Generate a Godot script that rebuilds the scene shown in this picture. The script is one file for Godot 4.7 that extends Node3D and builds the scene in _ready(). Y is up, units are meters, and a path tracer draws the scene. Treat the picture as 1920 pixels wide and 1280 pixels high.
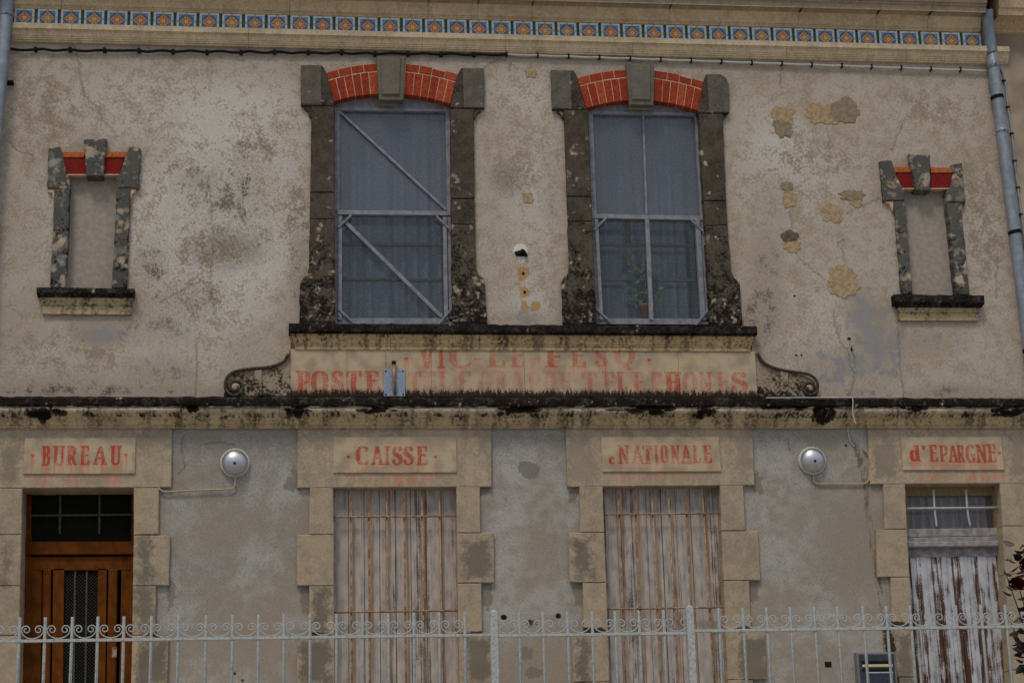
extends Node3D
# An old post office front in a village street: rendered upper storey, stone surrounds, tile frieze, iron railing.
# Wall plane z = 0, terrace y = 0, metres.

const MW := 2048
const MH := 1280
const MAP := Rect2(-5.4, 1.05, 11.0, 6.875)     # the part of the wall that the two painted maps cover
const K := 1.38

var uvr := MAP
var rng := RandomNumberGenerator.new()
var M := {}
var N1: PackedByteArray
var N2: PackedByteArray
var N3: PackedByteArray
var NG: PackedByteArray
var NS: PackedByteArray
var taken := {}
var shape_noise := FastNoiseLite.new()

# ---------------------------------------------------------------- scene tree helpers
func numbered(called: String) -> String:
	if not taken.has(called):
		taken[called] = 0
		return called
	taken[called] += 1
	return "%s_%03d" % [called, taken[called]]

func thing(called: String, label: String, category: String, at := Vector3.ZERO, group := "") -> Node3D:
	var o := Node3D.new()
	o.name = numbered(called)
	add_child(o)
	o.position = at
	o.set_meta("label", label)
	o.set_meta("category", category)
	if group:
		o.set_meta("group", group)
	return o

func part(called: String, parent: Node3D) -> Node3D:
	var o := Node3D.new()
	o.name = called
	parent.add_child(o, true)
	return o

func obj(called: String, st: SurfaceTool, m: Material, parent: Node3D) -> MeshInstance3D:
	st.generate_normals()
	var o := MeshInstance3D.new()
	o.mesh = st.commit()
	o.material_override = m
	o.name = called
	parent.add_child(o, true)
	return o

func inst(called: String, mesh: Mesh, m: Material, parent: Node3D, at: Vector3) -> MeshInstance3D:
	var o := MeshInstance3D.new()
	o.mesh = mesh
	o.material_override = m
	o.name = called
	o.position = at
	parent.add_child(o, true)
	return o

func structure(called: String, st: SurfaceTool, m: Material) -> MeshInstance3D:
	var o := obj(called, st, m, self)
	o.set_meta("kind", "structure")
	return o

# ---------------------------------------------------------------- shape helpers
func new_st(smooth := false) -> SurfaceTool:
	var st := SurfaceTool.new()
	st.begin(Mesh.PRIMITIVE_TRIANGLES)
	st.set_smooth_group(0 if smooth else -1)
	return st

func vert(st: SurfaceTool, p: Vector3) -> void:
	var back := minf(p.z, 0.0)
	st.set_uv(Vector2((p.x - uvr.position.x + back * 0.31) / uvr.size.x, 1.0 - (p.y - uvr.position.y + back * 0.27) / uvr.size.y))
	st.add_vertex(p)

func tri(st: SurfaceTool, a: Vector3, b: Vector3, c: Vector3) -> void:
	vert(st, a)
	vert(st, c)
	vert(st, b)

func quad(st: SurfaceTool, a: Vector3, b: Vector3, c: Vector3, d: Vector3) -> void:
	tri(st, a, b, c)
	tri(st, a, c, d)

func inset(pts: PackedVector2Array, by: float) -> PackedVector2Array:
	var out := PackedVector2Array()
	var n := pts.size()
	for i in n:
		var e0 := (pts[i] - pts[(i + n - 1) % n]).normalized()
		var e1 := (pts[(i + 1) % n] - pts[i]).normalized()
		var b := Vector2(-e0.y, e0.x) + Vector2(-e1.y, e1.x)
		var l := b.length()
		if l < 0.2:
			out.append(pts[i])
		else:
			b /= l
			out.append(pts[i] + b * minf(by / maxf(b.dot(Vector2(-e1.y, e1.x)), 0.35), by * 2.0))
	return out

func rough(pts: PackedVector2Array, step: float, jit: float) -> PackedVector2Array:
	var out := PackedVector2Array()
	for i in pts.size():
		var a := pts[i]
		var b := pts[(i + 1) % pts.size()]
		var n := maxi(1, int(a.distance_to(b) / step))
		for k in n:
			var p := a.lerp(b, float(k) / n)
			out.append(p + Vector2(shape_noise.get_noise_2d(p.x * 900.0, p.y * 900.0), shape_noise.get_noise_2d(p.x * 900.0 + 77.0, p.y * 900.0 - 31.0)) * jit)
	return out

# an outline (counter-clockwise, seen from the street) with depth and a worn front edge
func prism(st: SurfaceTool, outline: PackedVector2Array, z0: float, z1: float, bev := 0.004, jit := 0.0) -> void:
	var pts := outline
	if jit > 0.0:
		pts = rough(pts, 0.045, jit)
	var n := pts.size()
	var front := inset(pts, bev)
	var ids := Geometry2D.triangulate_polygon(front)
	for i in range(0, ids.size(), 3):
		var a := front[ids[i]]
		var b := front[ids[i + 1]]
		var c := front[ids[i + 2]]
		if (b - a).cross(c - a) < 0.0:
			var t := b
			b = c
			c = t
		tri(st, Vector3(a.x, a.y, z1), Vector3(b.x, b.y, z1), Vector3(c.x, c.y, z1))
	for i in n:
		var j := (i + 1) % n
		quad(st, Vector3(pts[i].x, pts[i].y, z1 - bev), Vector3(pts[j].x, pts[j].y, z1 - bev), Vector3(front[j].x, front[j].y, z1), Vector3(front[i].x, front[i].y, z1))
		quad(st, Vector3(pts[i].x, pts[i].y, z0), Vector3(pts[j].x, pts[j].y, z0), Vector3(pts[j].x, pts[j].y, z1 - bev), Vector3(pts[i].x, pts[i].y, z1 - bev))
	var back := Geometry2D.triangulate_polygon(pts)
	for i in range(0, back.size(), 3):
		var a := pts[back[i]]
		var b := pts[back[i + 1]]
		var c := pts[back[i + 2]]
		if (b - a).cross(c - a) > 0.0:
			var t := b
			b = c
			c = t
		tri(st, Vector3(a.x, a.y, z0), Vector3(b.x, b.y, z0), Vector3(c.x, c.y, z0))

func rect_pts(r: Rect2) -> PackedVector2Array:
	return PackedVector2Array([r.position, Vector2(r.end.x, r.position.y), r.end, Vector2(r.position.x, r.end.y)])

func bar_pts(a: Vector2, b: Vector2, w: float) -> PackedVector2Array:
	var n := (b - a).normalized().orthogonal() * w * 0.5
	var p := PackedVector2Array([a + n, a - n, b - n, b + n])
	if (p[1] - p[0]).cross(p[2] - p[1]) < 0.0:
		p.reverse()
	return p

func stone(called: String, pts: PackedVector2Array, z0: float, z1: float, parent: Node3D, m: Material, bev := 0.007, jit := 0.006) -> MeshInstance3D:
	var st := new_st()
	prism(st, pts, z0, z1, bev, jit)
	return obj(called, st, m, parent)

func strip(called: String, a: Vector2, b: Vector2, w: float, z0: float, z1: float, parent: Node3D, m: Material, bev := 0.003) -> MeshInstance3D:
	var st := new_st()
	prism(st, bar_pts(a, b, w), z0, z1, bev)
	return obj(called, st, m, parent)

# a run of moulding along x: the profile holds (z, y) from its foot upwards; returns are mitred by k0 and k1
func moulding(st: SurfaceTool, prof: PackedVector2Array, x0: float, x1: float, k0 := 0.0, k1 := 0.0, zb := -0.03, jit := 0.0) -> void:
	var n := maxi(1, int((x1 - x0) / 0.05)) if jit > 0.0 else 1
	for i in prof.size() - 1:
		var a := prof[i]
		var b := prof[i + 1]
		for k in n:
			var q := []
			for c in [[k, a], [k + 1, a], [k + 1, b], [k, b]]:
				var p: Vector2 = c[1]
				var xa := x0 - (p.x - zb) * k0
				var xb := x1 + (p.x - zb) * k1
				var x := lerpf(xa, xb, float(c[0]) / n)
				var w := Vector2.ZERO
				if jit > 0.0:
					w = Vector2(shape_noise.get_noise_2d(x * 700.0, p.y * 900.0), shape_noise.get_noise_2d(x * 700.0 + 50.0, p.y * 900.0)) * jit
				q.append(Vector3(x, p.y + w.y, p.x + w.x))
			quad(st, q[0], q[1], q[2], q[3])
		for s in 2:
			var xa: float = x0 - (a.x - zb) * k0 if s == 0 else x1 + (a.x - zb) * k1
			var xb: float = x0 - (b.x - zb) * k0 if s == 0 else x1 + (b.x - zb) * k1
			if s == 0:
				quad(st, Vector3(xa, a.y, zb), Vector3(xa, a.y, a.x), Vector3(xb, b.y, b.x), Vector3(xb, b.y, zb))
			else:
				quad(st, Vector3(xa, a.y, a.x), Vector3(xa, a.y, zb), Vector3(xb, b.y, zb), Vector3(xb, b.y, b.x))

func tube(st: SurfaceTool, path: PackedVector3Array, r: float, sides := 8, r1 := -1.0) -> void:
	var rings := []
	var n := path.size()
	var up := Vector3.ZERO
	for i in n:
		var d := (path[mini(i + 1, n - 1)] - path[maxi(i - 1, 0)]).normalized()
		if up == Vector3.ZERO:
			up = Vector3(0, 0, 1) if absf(d.z) < 0.9 else Vector3(1, 0, 0)
		up = (up - d * up.dot(d)).normalized()
		var side := d.cross(up)
		var rad := r if r1 < 0.0 else lerpf(r, r1, float(i) / (n - 1))
		var ring := []
		for k in sides:
			var t := TAU * k / sides
			ring.append(path[i] + (up * cos(t) + side * sin(t)) * rad)
		rings.append(ring)
	for i in n - 1:
		for k in sides:
			var j := (k + 1) % sides
			quad(st, rings[i][k], rings[i + 1][k], rings[i + 1][j], rings[i][j])
	for k in range(1, sides - 1):
		tri(st, rings[0][0], rings[0][k], rings[0][k + 1])
		tri(st, rings[n - 1][0], rings[n - 1][k + 1], rings[n - 1][k])

# turned about the z axis: profile of (radius, z)
func lathe(st: SurfaceTool, prof: PackedVector2Array, sides := 32) -> void:
	for i in prof.size() - 1:
		for k in sides:
			var t0 := TAU * k / sides
			var t1 := TAU * (k + 1) / sides
			var a := prof[i]
			var b := prof[i + 1]
			quad(st, Vector3(cos(t0) * a.x, sin(t0) * a.x, a.y), Vector3(cos(t1) * a.x, sin(t1) * a.x, a.y), Vector3(cos(t1) * b.x, sin(t1) * b.x, b.y), Vector3(cos(t0) * b.x, sin(t0) * b.x, b.y))

func box(st: SurfaceTool, lo: Vector3, hi: Vector3) -> void:
	prism(st, rect_pts(Rect2(lo.x, lo.y, hi.x - lo.x, hi.y - lo.y)), lo.z, hi.z, 0.001)

func path3(pts: PackedVector2Array, z: float) -> PackedVector3Array:
	var out := PackedVector3Array()
	for p in pts:
		out.append(Vector3(p.x, p.y, z))
	return out

func smooth_path(pts: PackedVector3Array, per := 6) -> PackedVector3Array:
	var out := PackedVector3Array()
	for i in pts.size() - 1:
		for k in per:
			out.append(pts[i].cubic_interpolate(pts[i + 1], pts[maxi(i - 1, 0)], pts[mini(i + 2, pts.size() - 1)], float(k) / per))
	out.append(pts[pts.size() - 1])
	return out

# ---------------------------------------------------------------- painted maps
func shade(r: float, g: float, b: float) -> Color:
	return Color(minf(r * K / 255.0, 1.0), minf(g * K / 255.0, 1.0), minf(b * K / 255.0, 1.0))

func noise_bytes(freq: float, oct: int, sd: int, w := MW, h := MH, type := FastNoiseLite.TYPE_SIMPLEX_SMOOTH) -> PackedByteArray:
	var n := FastNoiseLite.new()
	n.seed = sd
	n.frequency = freq
	n.noise_type = type
	n.fractal_octaves = oct
	if oct == 1:
		n.fractal_type = FastNoiseLite.FRACTAL_NONE
	return n.get_image(w, h).get_data()

func streak_bytes(freq: float, stretch: int, sd: int, w := MW, h := MH) -> PackedByteArray:
	var n := FastNoiseLite.new()
	n.seed = sd
	n.frequency = freq
	n.fractal_octaves = 4
	var im := n.get_image(w, maxi(8, h / stretch))
	im.resize(w, h, Image.INTERPOLATE_CUBIC)
	return im.get_data()

func mask_bytes(list: Array) -> PackedByteArray:
	var w := MW / 8
	var h := MH / 8
	var d := PackedByteArray()
	d.resize(w * h)
	for e in list:
		var cx: float = (e[0] - MAP.position.x) / MAP.size.x * w
		var cy: float = (MAP.end.y - e[1]) / MAP.size.y * h
		var rx: float = e[2] / MAP.size.x * w
		var ry: float = e[3] / MAP.size.y * h
		for y in range(maxi(0, int(cy - ry)), mini(h, int(cy + ry) + 1)):
			for x in range(maxi(0, int(cx - rx)), mini(w, int(cx + rx) + 1)):
				var q := Vector2((x + 0.5 - cx) / rx, (y + 0.5 - cy) / ry).length()
				if q < 1.0:
					var v: float = e[4] * 255.0 * (1.0 - q * q)
					d[y * w + x] = mini(255, d[y * w + x] + int(v))
	var im := Image.create_from_data(w, h, false, Image.FORMAT_L8, d)
	im.resize(MW, MH, Image.INTERPOLATE_BILINEAR)
	return im.get_data()

func to_px(p: Vector2) -> Vector2:
	return Vector2((p.x - MAP.position.x) / MAP.size.x * MW, (MAP.end.y - p.y) / MAP.size.y * MH)

func blend_px(d: PackedByteArray, i: int, c: Color, a: float) -> void:
	d[i] = int(lerpf(d[i], c.r * 255.0, a))
	d[i + 1] = int(lerpf(d[i + 1], c.g * 255.0, a))
	d[i + 2] = int(lerpf(d[i + 2], c.b * 255.0, a))

func line_px(d: PackedByteArray, pts: PackedVector2Array, c: Color, wid: float, a: float, wob: float) -> void:
	for s in pts.size() - 1:
		var p := to_px(pts[s])
		var q := to_px(pts[s + 1])
		var n := int(p.distance_to(q) * 1.5) + 1
		var side := (q - p).normalized().orthogonal()
		for k in n:
			var t := p.lerp(q, float(k) / n)
			t += side * (shape_noise.get_noise_2d(t.x * 8.0, t.y * 8.0) * wob * 3.0 + rng.randf_range(-0.3, 0.3) * wob)
			var al := a * rng.randf_range(0.35, 1.0)
			for oy in range(-1, 2):
				for ox in range(-1, 2):
					var x := int(t.x) + ox
					var y := int(t.y) + oy
					if x < 0 or y < 0 or x >= MW or y >= MH:
						continue
					var dist := Vector2(x + 0.5, y + 0.5).distance_to(t)
					if dist < wid:
						blend_px(d, (y * MW + x) * 3, c, al * (1.0 - dist / wid * 0.6))

# an irregular spot of other matter (mortar patch, rust bloom, lichen disc) with a ragged outline
func spot_px(d: PackedByteArray, at: Vector2, rx: float, ry: float, c: Color, a: float, rag := 0.35, rim := 0.0) -> void:
	var p := to_px(at)
	var px := rx / MAP.size.x * MW
	var py := ry / MAP.size.y * MH
	for y in range(maxi(0, int(p.y - py * 1.5)), mini(MH, int(p.y + py * 1.5) + 1)):
		for x in range(maxi(0, int(p.x - px * 1.5)), mini(MW, int(p.x + px * 1.5) + 1)):
			var i := y * MW + x
			var q := Vector2((x + 0.5 - p.x) / px, (y + 0.5 - p.y) / py).length()
			q += (N3[i] / 255.0 - 0.5) * rag * 0.8 + (N2[i] / 255.0 - 0.5) * rag * 1.5
			var k := clampf((1.0 - q) * px * 0.8, 0.0, 1.0)
			if k > 0.0:
				var g := 0.86 + 0.28 * NG[i] / 255.0
				blend_px(d, i * 3, Color(c.r * g, c.g * g, c.b * g), a * k)
			if rim > 0.0 and q > 0.9 and q < 1.12 and N3[i] > 120:
				blend_px(d, i * 3, Color(0.28, 0.24, 0.2), rim)

# a weathered area of stone: roughly a rectangle, with an uneven soft border
func patch_px(d: PackedByteArray, r: Rect2, c: Color) -> void:
	var p := to_px(Vector2(r.position.x, r.end.y))
	var q := to_px(Vector2(r.end.x, r.position.y))
	for y in range(maxi(0, int(p.y) - 4), mini(MH, int(q.y) + 5)):
		for x in range(maxi(0, int(p.x) - 4), mini(MW, int(q.x) + 5)):
			var i := y * MW + x
			var e := minf(minf(x - p.x, q.x - x), minf(y - p.y, q.y - y))
			var k := clampf(0.15 + e * 0.07 + (N2[i] / 255.0 - 0.5) * 1.3 + (N3[i] / 255.0 - 0.5) * 0.9 + (N1[i] / 255.0 - 0.5) * 0.5, 0.0, 1.0)
			if e > -4.0:
				var g := 0.9 + 0.2 * NG[i] / 255.0 + (N1[i] / 255.0 - 0.5) * 0.2
				blend_px(d, i * 3, Color(c.r * g, c.g * g, c.b * g), k * 0.7)

func finish(d: PackedByteArray, w: int, h: int, m: StandardMaterial3D, bump: float) -> void:
	var im := Image.create_from_data(w, h, false, Image.FORMAT_RGB8, d)
	m.albedo_texture = ImageTexture.create_from_image(im)
	if m.roughness > 0.65:
		m.metallic_specular = 0.12
	m.texture_repeat = true
	if bump > 0.0:
		var g: Image = im.duplicate()
		g.convert(Image.FORMAT_L8)
		m.heightmap_enabled = true
		m.heightmap_scale = bump
		m.heightmap_texture = ImageTexture.create_from_image(g)

func paint_plaster() -> StandardMaterial3D:
	var pale := mask_bytes([[-2.855, 5.565, 1.026, 1.170, 0.95], [-3.182, 6.820, 1.231, 0.479, 0.5], [2.848, 6.201, 0.667, 0.638, 0.4], [-2.458, 6.556, 0.821, 0.638, 0.4], [0.254, 6.047, 0.359, 1.170, 0.3], [3.179, 4.701, 0.769, 0.638, 0.25], [-4.359, 5.599, 0.359, 0.638, 0.35], [0.284, 7.064, 0.615, 0.319, 0.3], [-3.087, 4.450, 0.821, 0.426, 0.3], [2.712, 6.656, 0.410, 0.479, 0.35], [0.220, 4.896, 0.308, 0.319, 0.4]])
	var speck := mask_bytes([[-2.705, 5.729, 0.718, 0.691, 0.8], [-3.195, 4.868, 0.615, 0.585, 0.7], [-2.506, 6.113, 0.308, 0.319, 0.6], [-3.428, 5.290, 0.205, 0.319, 0.7], [-4.555, 5.543, 0.256, 0.479, 0.35], [-4.662, 4.545, 0.308, 0.426, 0.4], [-2.041, 5.198, 0.128, 0.479, 0.6], [-0.008, 6.154, 0.231, 0.266, 0.9], [0.464, 5.994, 0.154, 0.585, 0.5], [2.669, 5.972, 0.308, 0.372, 0.6], [2.541, 5.245, 0.231, 0.479, 0.75], [2.537, 4.751, 0.308, 0.319, 0.85], [2.354, 4.371, 0.205, 0.266, 0.5], [-3.328, 4.138, 0.462, 0.213, 0.7], [-4.157, 4.033, 0.615, 0.160, 0.6], [-2.539, 4.400, 0.308, 0.319, 0.4], [4.418, 3.974, 0.615, 0.096, 0.9], [3.340, 3.971, 0.308, 0.074, 0.6], [0.481, 4.898, 0.154, 0.372, 0.5], [-2.116, 4.877, 0.154, 0.426, 0.5], [-3.636, 4.655, 0.256, 0.319, 0.4], [-4.494, 3.981, 0.359, 0.133, 0.7], [-1.310, 7.428, 4.615, 0.074, 0.5], [3.920, 4.487, 0.308, 0.426, 0.15], [2.373, 4.695, 0.308, 0.479, 0.4], [-3.667, 3.957, 1.538, 0.064, 0.8]])
	var greyb := mask_bytes([[3.595, 4.485, 0.359, 0.585, 0.9], [3.144, 4.213, 0.359, 0.319, 0.7], [3.412, 4.922, 0.256, 0.319, 0.5], [-3.879, 4.523, 0.359, 0.138, 0.9], [0.162, 4.707, 0.256, 0.096, 0.8], [4.138, 4.488, 0.462, 0.160, 0.5], [3.998, 5.427, 0.308, 0.319, 0.3]])
	var brown := mask_bytes([[-2.751, 5.351, 0.564, 0.266, 0.8], [-2.945, 4.870, 0.462, 0.266, 0.5], [-2.508, 6.389, 0.410, 0.213, 0.5], [-2.042, 5.575, 0.154, 0.638, 0.6], [-4.452, 6.793, 0.462, 0.638, 0.4], [4.800, 5.719, 0.308, 0.957, 0.5], [2.969, 6.374, 0.821, 0.213, 0.4], [0.045, 6.155, 0.308, 0.319, 0.5], [-3.117, 6.103, 0.410, 0.213, 0.5], [4.466, 6.981, 0.615, 0.319, 0.35], [-4.216, 4.340, 0.718, 0.266, 0.4], [3.761, 2.577, 0.821, 0.851, 0.3], [-2.813, 2.622, 0.615, 0.319, 0.3], [2.921, 2.583, 0.564, 0.479, 0.4], [2.446, 1.677, 0.462, 0.585, 0.45], [3.174, 1.768, 0.308, 0.479, 0.35], [0.115, 1.365, 1.026, 0.426, 0.5], [-2.795, 1.408, 1.026, 0.426, 0.5], [0.137, 2.101, 0.410, 0.851, 0.3], [-2.418, 1.884, 0.615, 0.426, 0.4]])  # brown patches; the lower right ones also paint in shade over the render
	var d := PackedByteArray()
	d.resize(MW * MH * 3)
	var base := shade(128, 117, 105)
	var white := shade(153, 149, 144)
	var dark := shade(60, 52, 47)
	var brn := shade(100, 90, 78)
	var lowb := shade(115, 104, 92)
	var low := shade(106, 103, 99)
	var lowp := shade(136, 133, 130)
	var gry := shade(104, 103, 105)
	var split := int(to_px(Vector2(-0.021, 3.677)).y)
	var pinky := shade(132, 121, 111)
	var N4 := noise_bytes(0.0025, 3, 16)
	for y in MH:
		var top := y < split
		for x in MW:
			var i := y * MW + x
			var a := N1[i] / 255.0
			var b := N2[i] / 255.0
			var f := N3[i] / 255.0
			var g := NG[i] / 255.0
			var e := N4[i] / 255.0
			var fg := (f - 0.5) * 0.8 + (g - 0.5) * 0.75
			var c := base.lerp(pinky, clampf((e * 0.6 + b * 0.6 - 0.42) * 2.5, 0.0, 1.0))
			var w := clampf((a * 0.5 + b * 0.7 + fg + pale[i] / 255.0 * 0.45 - 0.56) * 2.6, 0.0, 1.0)
			if top:
				c = c.lerp(white, w * minf(0.95, 0.52 + pale[i] / 255.0 * 0.7))
				w = clampf(((1.0 - a) * 0.35 + (1.0 - b) * 0.75 - fg * 0.9 + brown[i] / 255.0 * 0.5 - 0.64) * 2.4, 0.0, 1.0)
				c = c.lerp(brn, w * minf(0.95, 0.36 + brown[i] / 255.0 * 0.9))
			else:
				c = low.lerp(lowp, clampf((e * 0.5 + a * 0.5 + b * 0.4 + fg - 0.45) * 1.8, 0.0, 1.0))
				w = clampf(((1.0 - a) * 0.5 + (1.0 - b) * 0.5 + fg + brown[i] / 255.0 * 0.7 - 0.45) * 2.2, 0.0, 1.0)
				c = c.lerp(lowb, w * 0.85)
			w = greyb[i] / 255.0
			if w > 0.0:
				c = c.lerp(gry, clampf((w + (b - 0.5) * 1.6 + fg * 1.2 - 0.4) * 2.0, 0.0, 0.8))
			w = speck[i] / 255.0
			var s := clampf((f * 0.45 + g * 0.75 - 0.76 + w * 0.16 + (b - 0.5) * 0.6 + (a - 0.5) * 0.4) * 4.5, 0.0, 1.0)
			c = c.lerp(dark, s * (0.14 + 0.74 * w))
			var k := 0.86 + g * 0.28
			d[i * 3] = mini(255, int(c.r * k * 255.0))
			d[i * 3 + 1] = mini(255, int(c.g * k * 255.0))
			d[i * 3 + 2] = mini(255, int(c.b * k * 255.0))
	# mortar patches where the render has fallen
	for e in [[0.123, 5.149, 0.062, 0.074, 4], [0.133, 4.960, 0.046, 0.059, 4], [0.129, 4.814, 0.041, 0.064, 4], [0.244, 4.826, 0.051, 0.053, 4], [5.054, 7.200, 0.051, 0.074, 5], [0.119, 3.212, 0.092, 0.085, 5]]:
		spot_px(d, Vector2(e[0], e[1]), e[2], e[3], shade(130, 102, 66) if int(e[4]) == 4 else shade(92, 90, 88), 0.8, 0.42)
	for e in [[0.128, 5.149, 0.015, 0.021, 1], [0.138, 4.960, 0.015, 0.021, 1], [0.108, 5.383, 0.072, 0.074, 2], [0.116, 5.301, 0.041, 0.053, 2], [-0.145, 1.823, 0.031, 0.027, 1], [0.102, 1.776, 0.026, 0.027, 1], [0.363, 1.832, 0.026, 0.027, 1], [2.794, 4.340, 0.013, 0.013, 1], [2.848, 4.341, 0.013, 0.013, 1], [3.338, 4.511, 0.021, 0.016, 1], [3.356, 4.403, 0.013, 0.032, 1], [-2.604, 1.348, 0.015, 0.016, 1], [-2.532, 1.285, 0.015, 0.016, 1], [3.226, 3.440, 0.015, 0.016, 1], [2.818, 4.944, 0.015, 0.016, 1]]:
		spot_px(d, Vector2(e[0], e[1]), e[2], e[3], Color(0.12, 0.08, 0.05) if int(e[4]) == 1 else shade(170, 163, 155), 0.9, 0.2)
	# damp black streak beside the right door surround
	var run := PackedVector2Array([Vector2(3.292, 3.477), Vector2(3.347, 3.361), Vector2(3.377, 3.203), Vector2(3.397, 3.046), Vector2(3.398, 2.786), Vector2(3.420, 2.528), Vector2(3.425, 2.323), Vector2(3.457, 2.068), Vector2(3.467, 1.865), Vector2(3.493, 1.614), Vector2(3.494, 1.364)])
	for k in 110:
		var t := rng.randf() * (run.size() - 1)
		var p := run[int(t)].lerp(run[int(t) + 1], t - int(t))
		spot_px(d, p + Vector2(rng.randf_range(-0.03, 0.02), 0), rng.randf_range(0.005, 0.014), rng.randf_range(0.03, 0.09), [shade(62, 54, 48), shade(84, 74, 66), shade(78, 64, 55)][k % 3], 0.34, 0.9)
	for e in [[-1.986, 3.473, 0.051, 0.128, 1], [-2.094, 3.093, 0.072, 0.117, 1], [-0.316, 3.010, 0.072, 0.085, 1], [0.544, 2.980, 0.051, 0.074, 1], [-1.959, 2.025, 0.062, 0.128, 1], [-0.313, 2.056, 0.062, 0.160, 1], [2.327, 3.076, 0.062, 0.096, 1], [0.561, 2.047, 0.051, 0.138, 1], [-3.179, 2.086, 0.041, 0.160, 1], [2.222, 2.030, 0.051, 0.149, 1], [0.044, 1.487, 0.072, 0.064, 1], [0.138, 1.316, 0.082, 0.053, 1], [0.127, 1.756, 0.051, 0.043, 1]]:
		spot_px(d, Vector2(e[0], e[1]), e[2], e[3], shade(84, 78, 72), 0.5, 0.9)
	# cracks
	var ck := Color(0.25, 0.22, 0.2)
	for c in [PackedVector2Array([Vector2(-4.236, 7.440), Vector2(-4.187, 7.328), Vector2(-4.160, 7.133), Vector2(-4.102, 6.911), Vector2(-3.961, 6.776), Vector2(-3.942, 6.665), Vector2(-3.849, 6.584), Vector2(-3.785, 6.486)]), PackedVector2Array([Vector2(-4.866, 6.482), Vector2(-4.710, 6.322), Vector2(-4.584, 6.297), Vector2(-4.571, 6.215)]), PackedVector2Array([Vector2(2.843, 7.384), Vector2(2.816, 7.237), Vector2(2.822, 7.150)]), PackedVector2Array([Vector2(4.087, 6.827), Vector2(4.052, 6.739), Vector2(3.986, 6.622), Vector2(3.930, 6.477)]), PackedVector2Array([Vector2(3.259, 6.724), Vector2(3.304, 6.581), Vector2(3.226, 6.493)]), PackedVector2Array([Vector2(2.823, 5.833), Vector2(2.843, 5.637)]), PackedVector2Array([Vector2(2.899, 5.331), Vector2(3.077, 5.167), Vector2(3.154, 5.101)]), PackedVector2Array([Vector2(3.767, 5.977), Vector2(3.596, 5.900), Vector2(3.397, 5.813)]), PackedVector2Array([Vector2(3.359, 5.308), Vector2(3.340, 5.420), Vector2(3.292, 5.503), Vector2(3.376, 5.532)]), PackedVector2Array([Vector2(3.198, 4.810), Vector2(3.206, 4.701), Vector2(3.244, 4.483), Vector2(3.317, 4.375), Vector2(3.337, 4.213), Vector2(3.381, 4.159), Vector2(3.333, 4.025), Vector2(3.282, 3.918)]), PackedVector2Array([Vector2(3.337, 4.506), Vector2(3.368, 4.348), Vector2(3.374, 4.213)]), PackedVector2Array([Vector2(3.846, 4.705), Vector2(3.833, 4.215), Vector2(3.846, 3.919)]), PackedVector2Array([Vector2(-2.998, 4.450), Vector2(-2.984, 4.191), Vector2(-2.999, 3.907)]), PackedVector2Array([Vector2(-2.914, 6.107), Vector2(-2.854, 5.511), Vector2(-2.873, 5.030), Vector2(-2.817, 4.661)]), PackedVector2Array([Vector2(-3.344, 4.841), Vector2(-2.948, 5.055)]), PackedVector2Array([Vector2(-3.096, 3.550), Vector2(-3.118, 3.423), Vector2(-3.075, 3.247), Vector2(-3.137, 3.172)]), PackedVector2Array([Vector2(-2.898, 3.463), Vector2(-2.776, 3.484), Vector2(-2.727, 3.473), Vector2(-2.628, 3.463)]), PackedVector2Array([Vector2(2.644, 3.520), Vector2(2.663, 3.415), Vector2(2.712, 3.362)]), PackedVector2Array([Vector2(4.935, 5.381), Vector2(4.881, 4.934)]), PackedVector2Array([Vector2(-0.220, 7.282), Vector2(-0.056, 7.401), Vector2(0.024, 7.375)]), PackedVector2Array([Vector2(-0.546, 2.833), Vector2(-0.486, 2.808), Vector2(-0.508, 2.732)]), PackedVector2Array([Vector2(0.066, 7.358), Vector2(0.031, 7.260)])]:
		line_px(d, c, ck, 1.15, 0.34, 2.0)
	var m := StandardMaterial3D.new()
	m.roughness = 0.95
	finish(d, MW, MH, m, 0.5)
	return m

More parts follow.
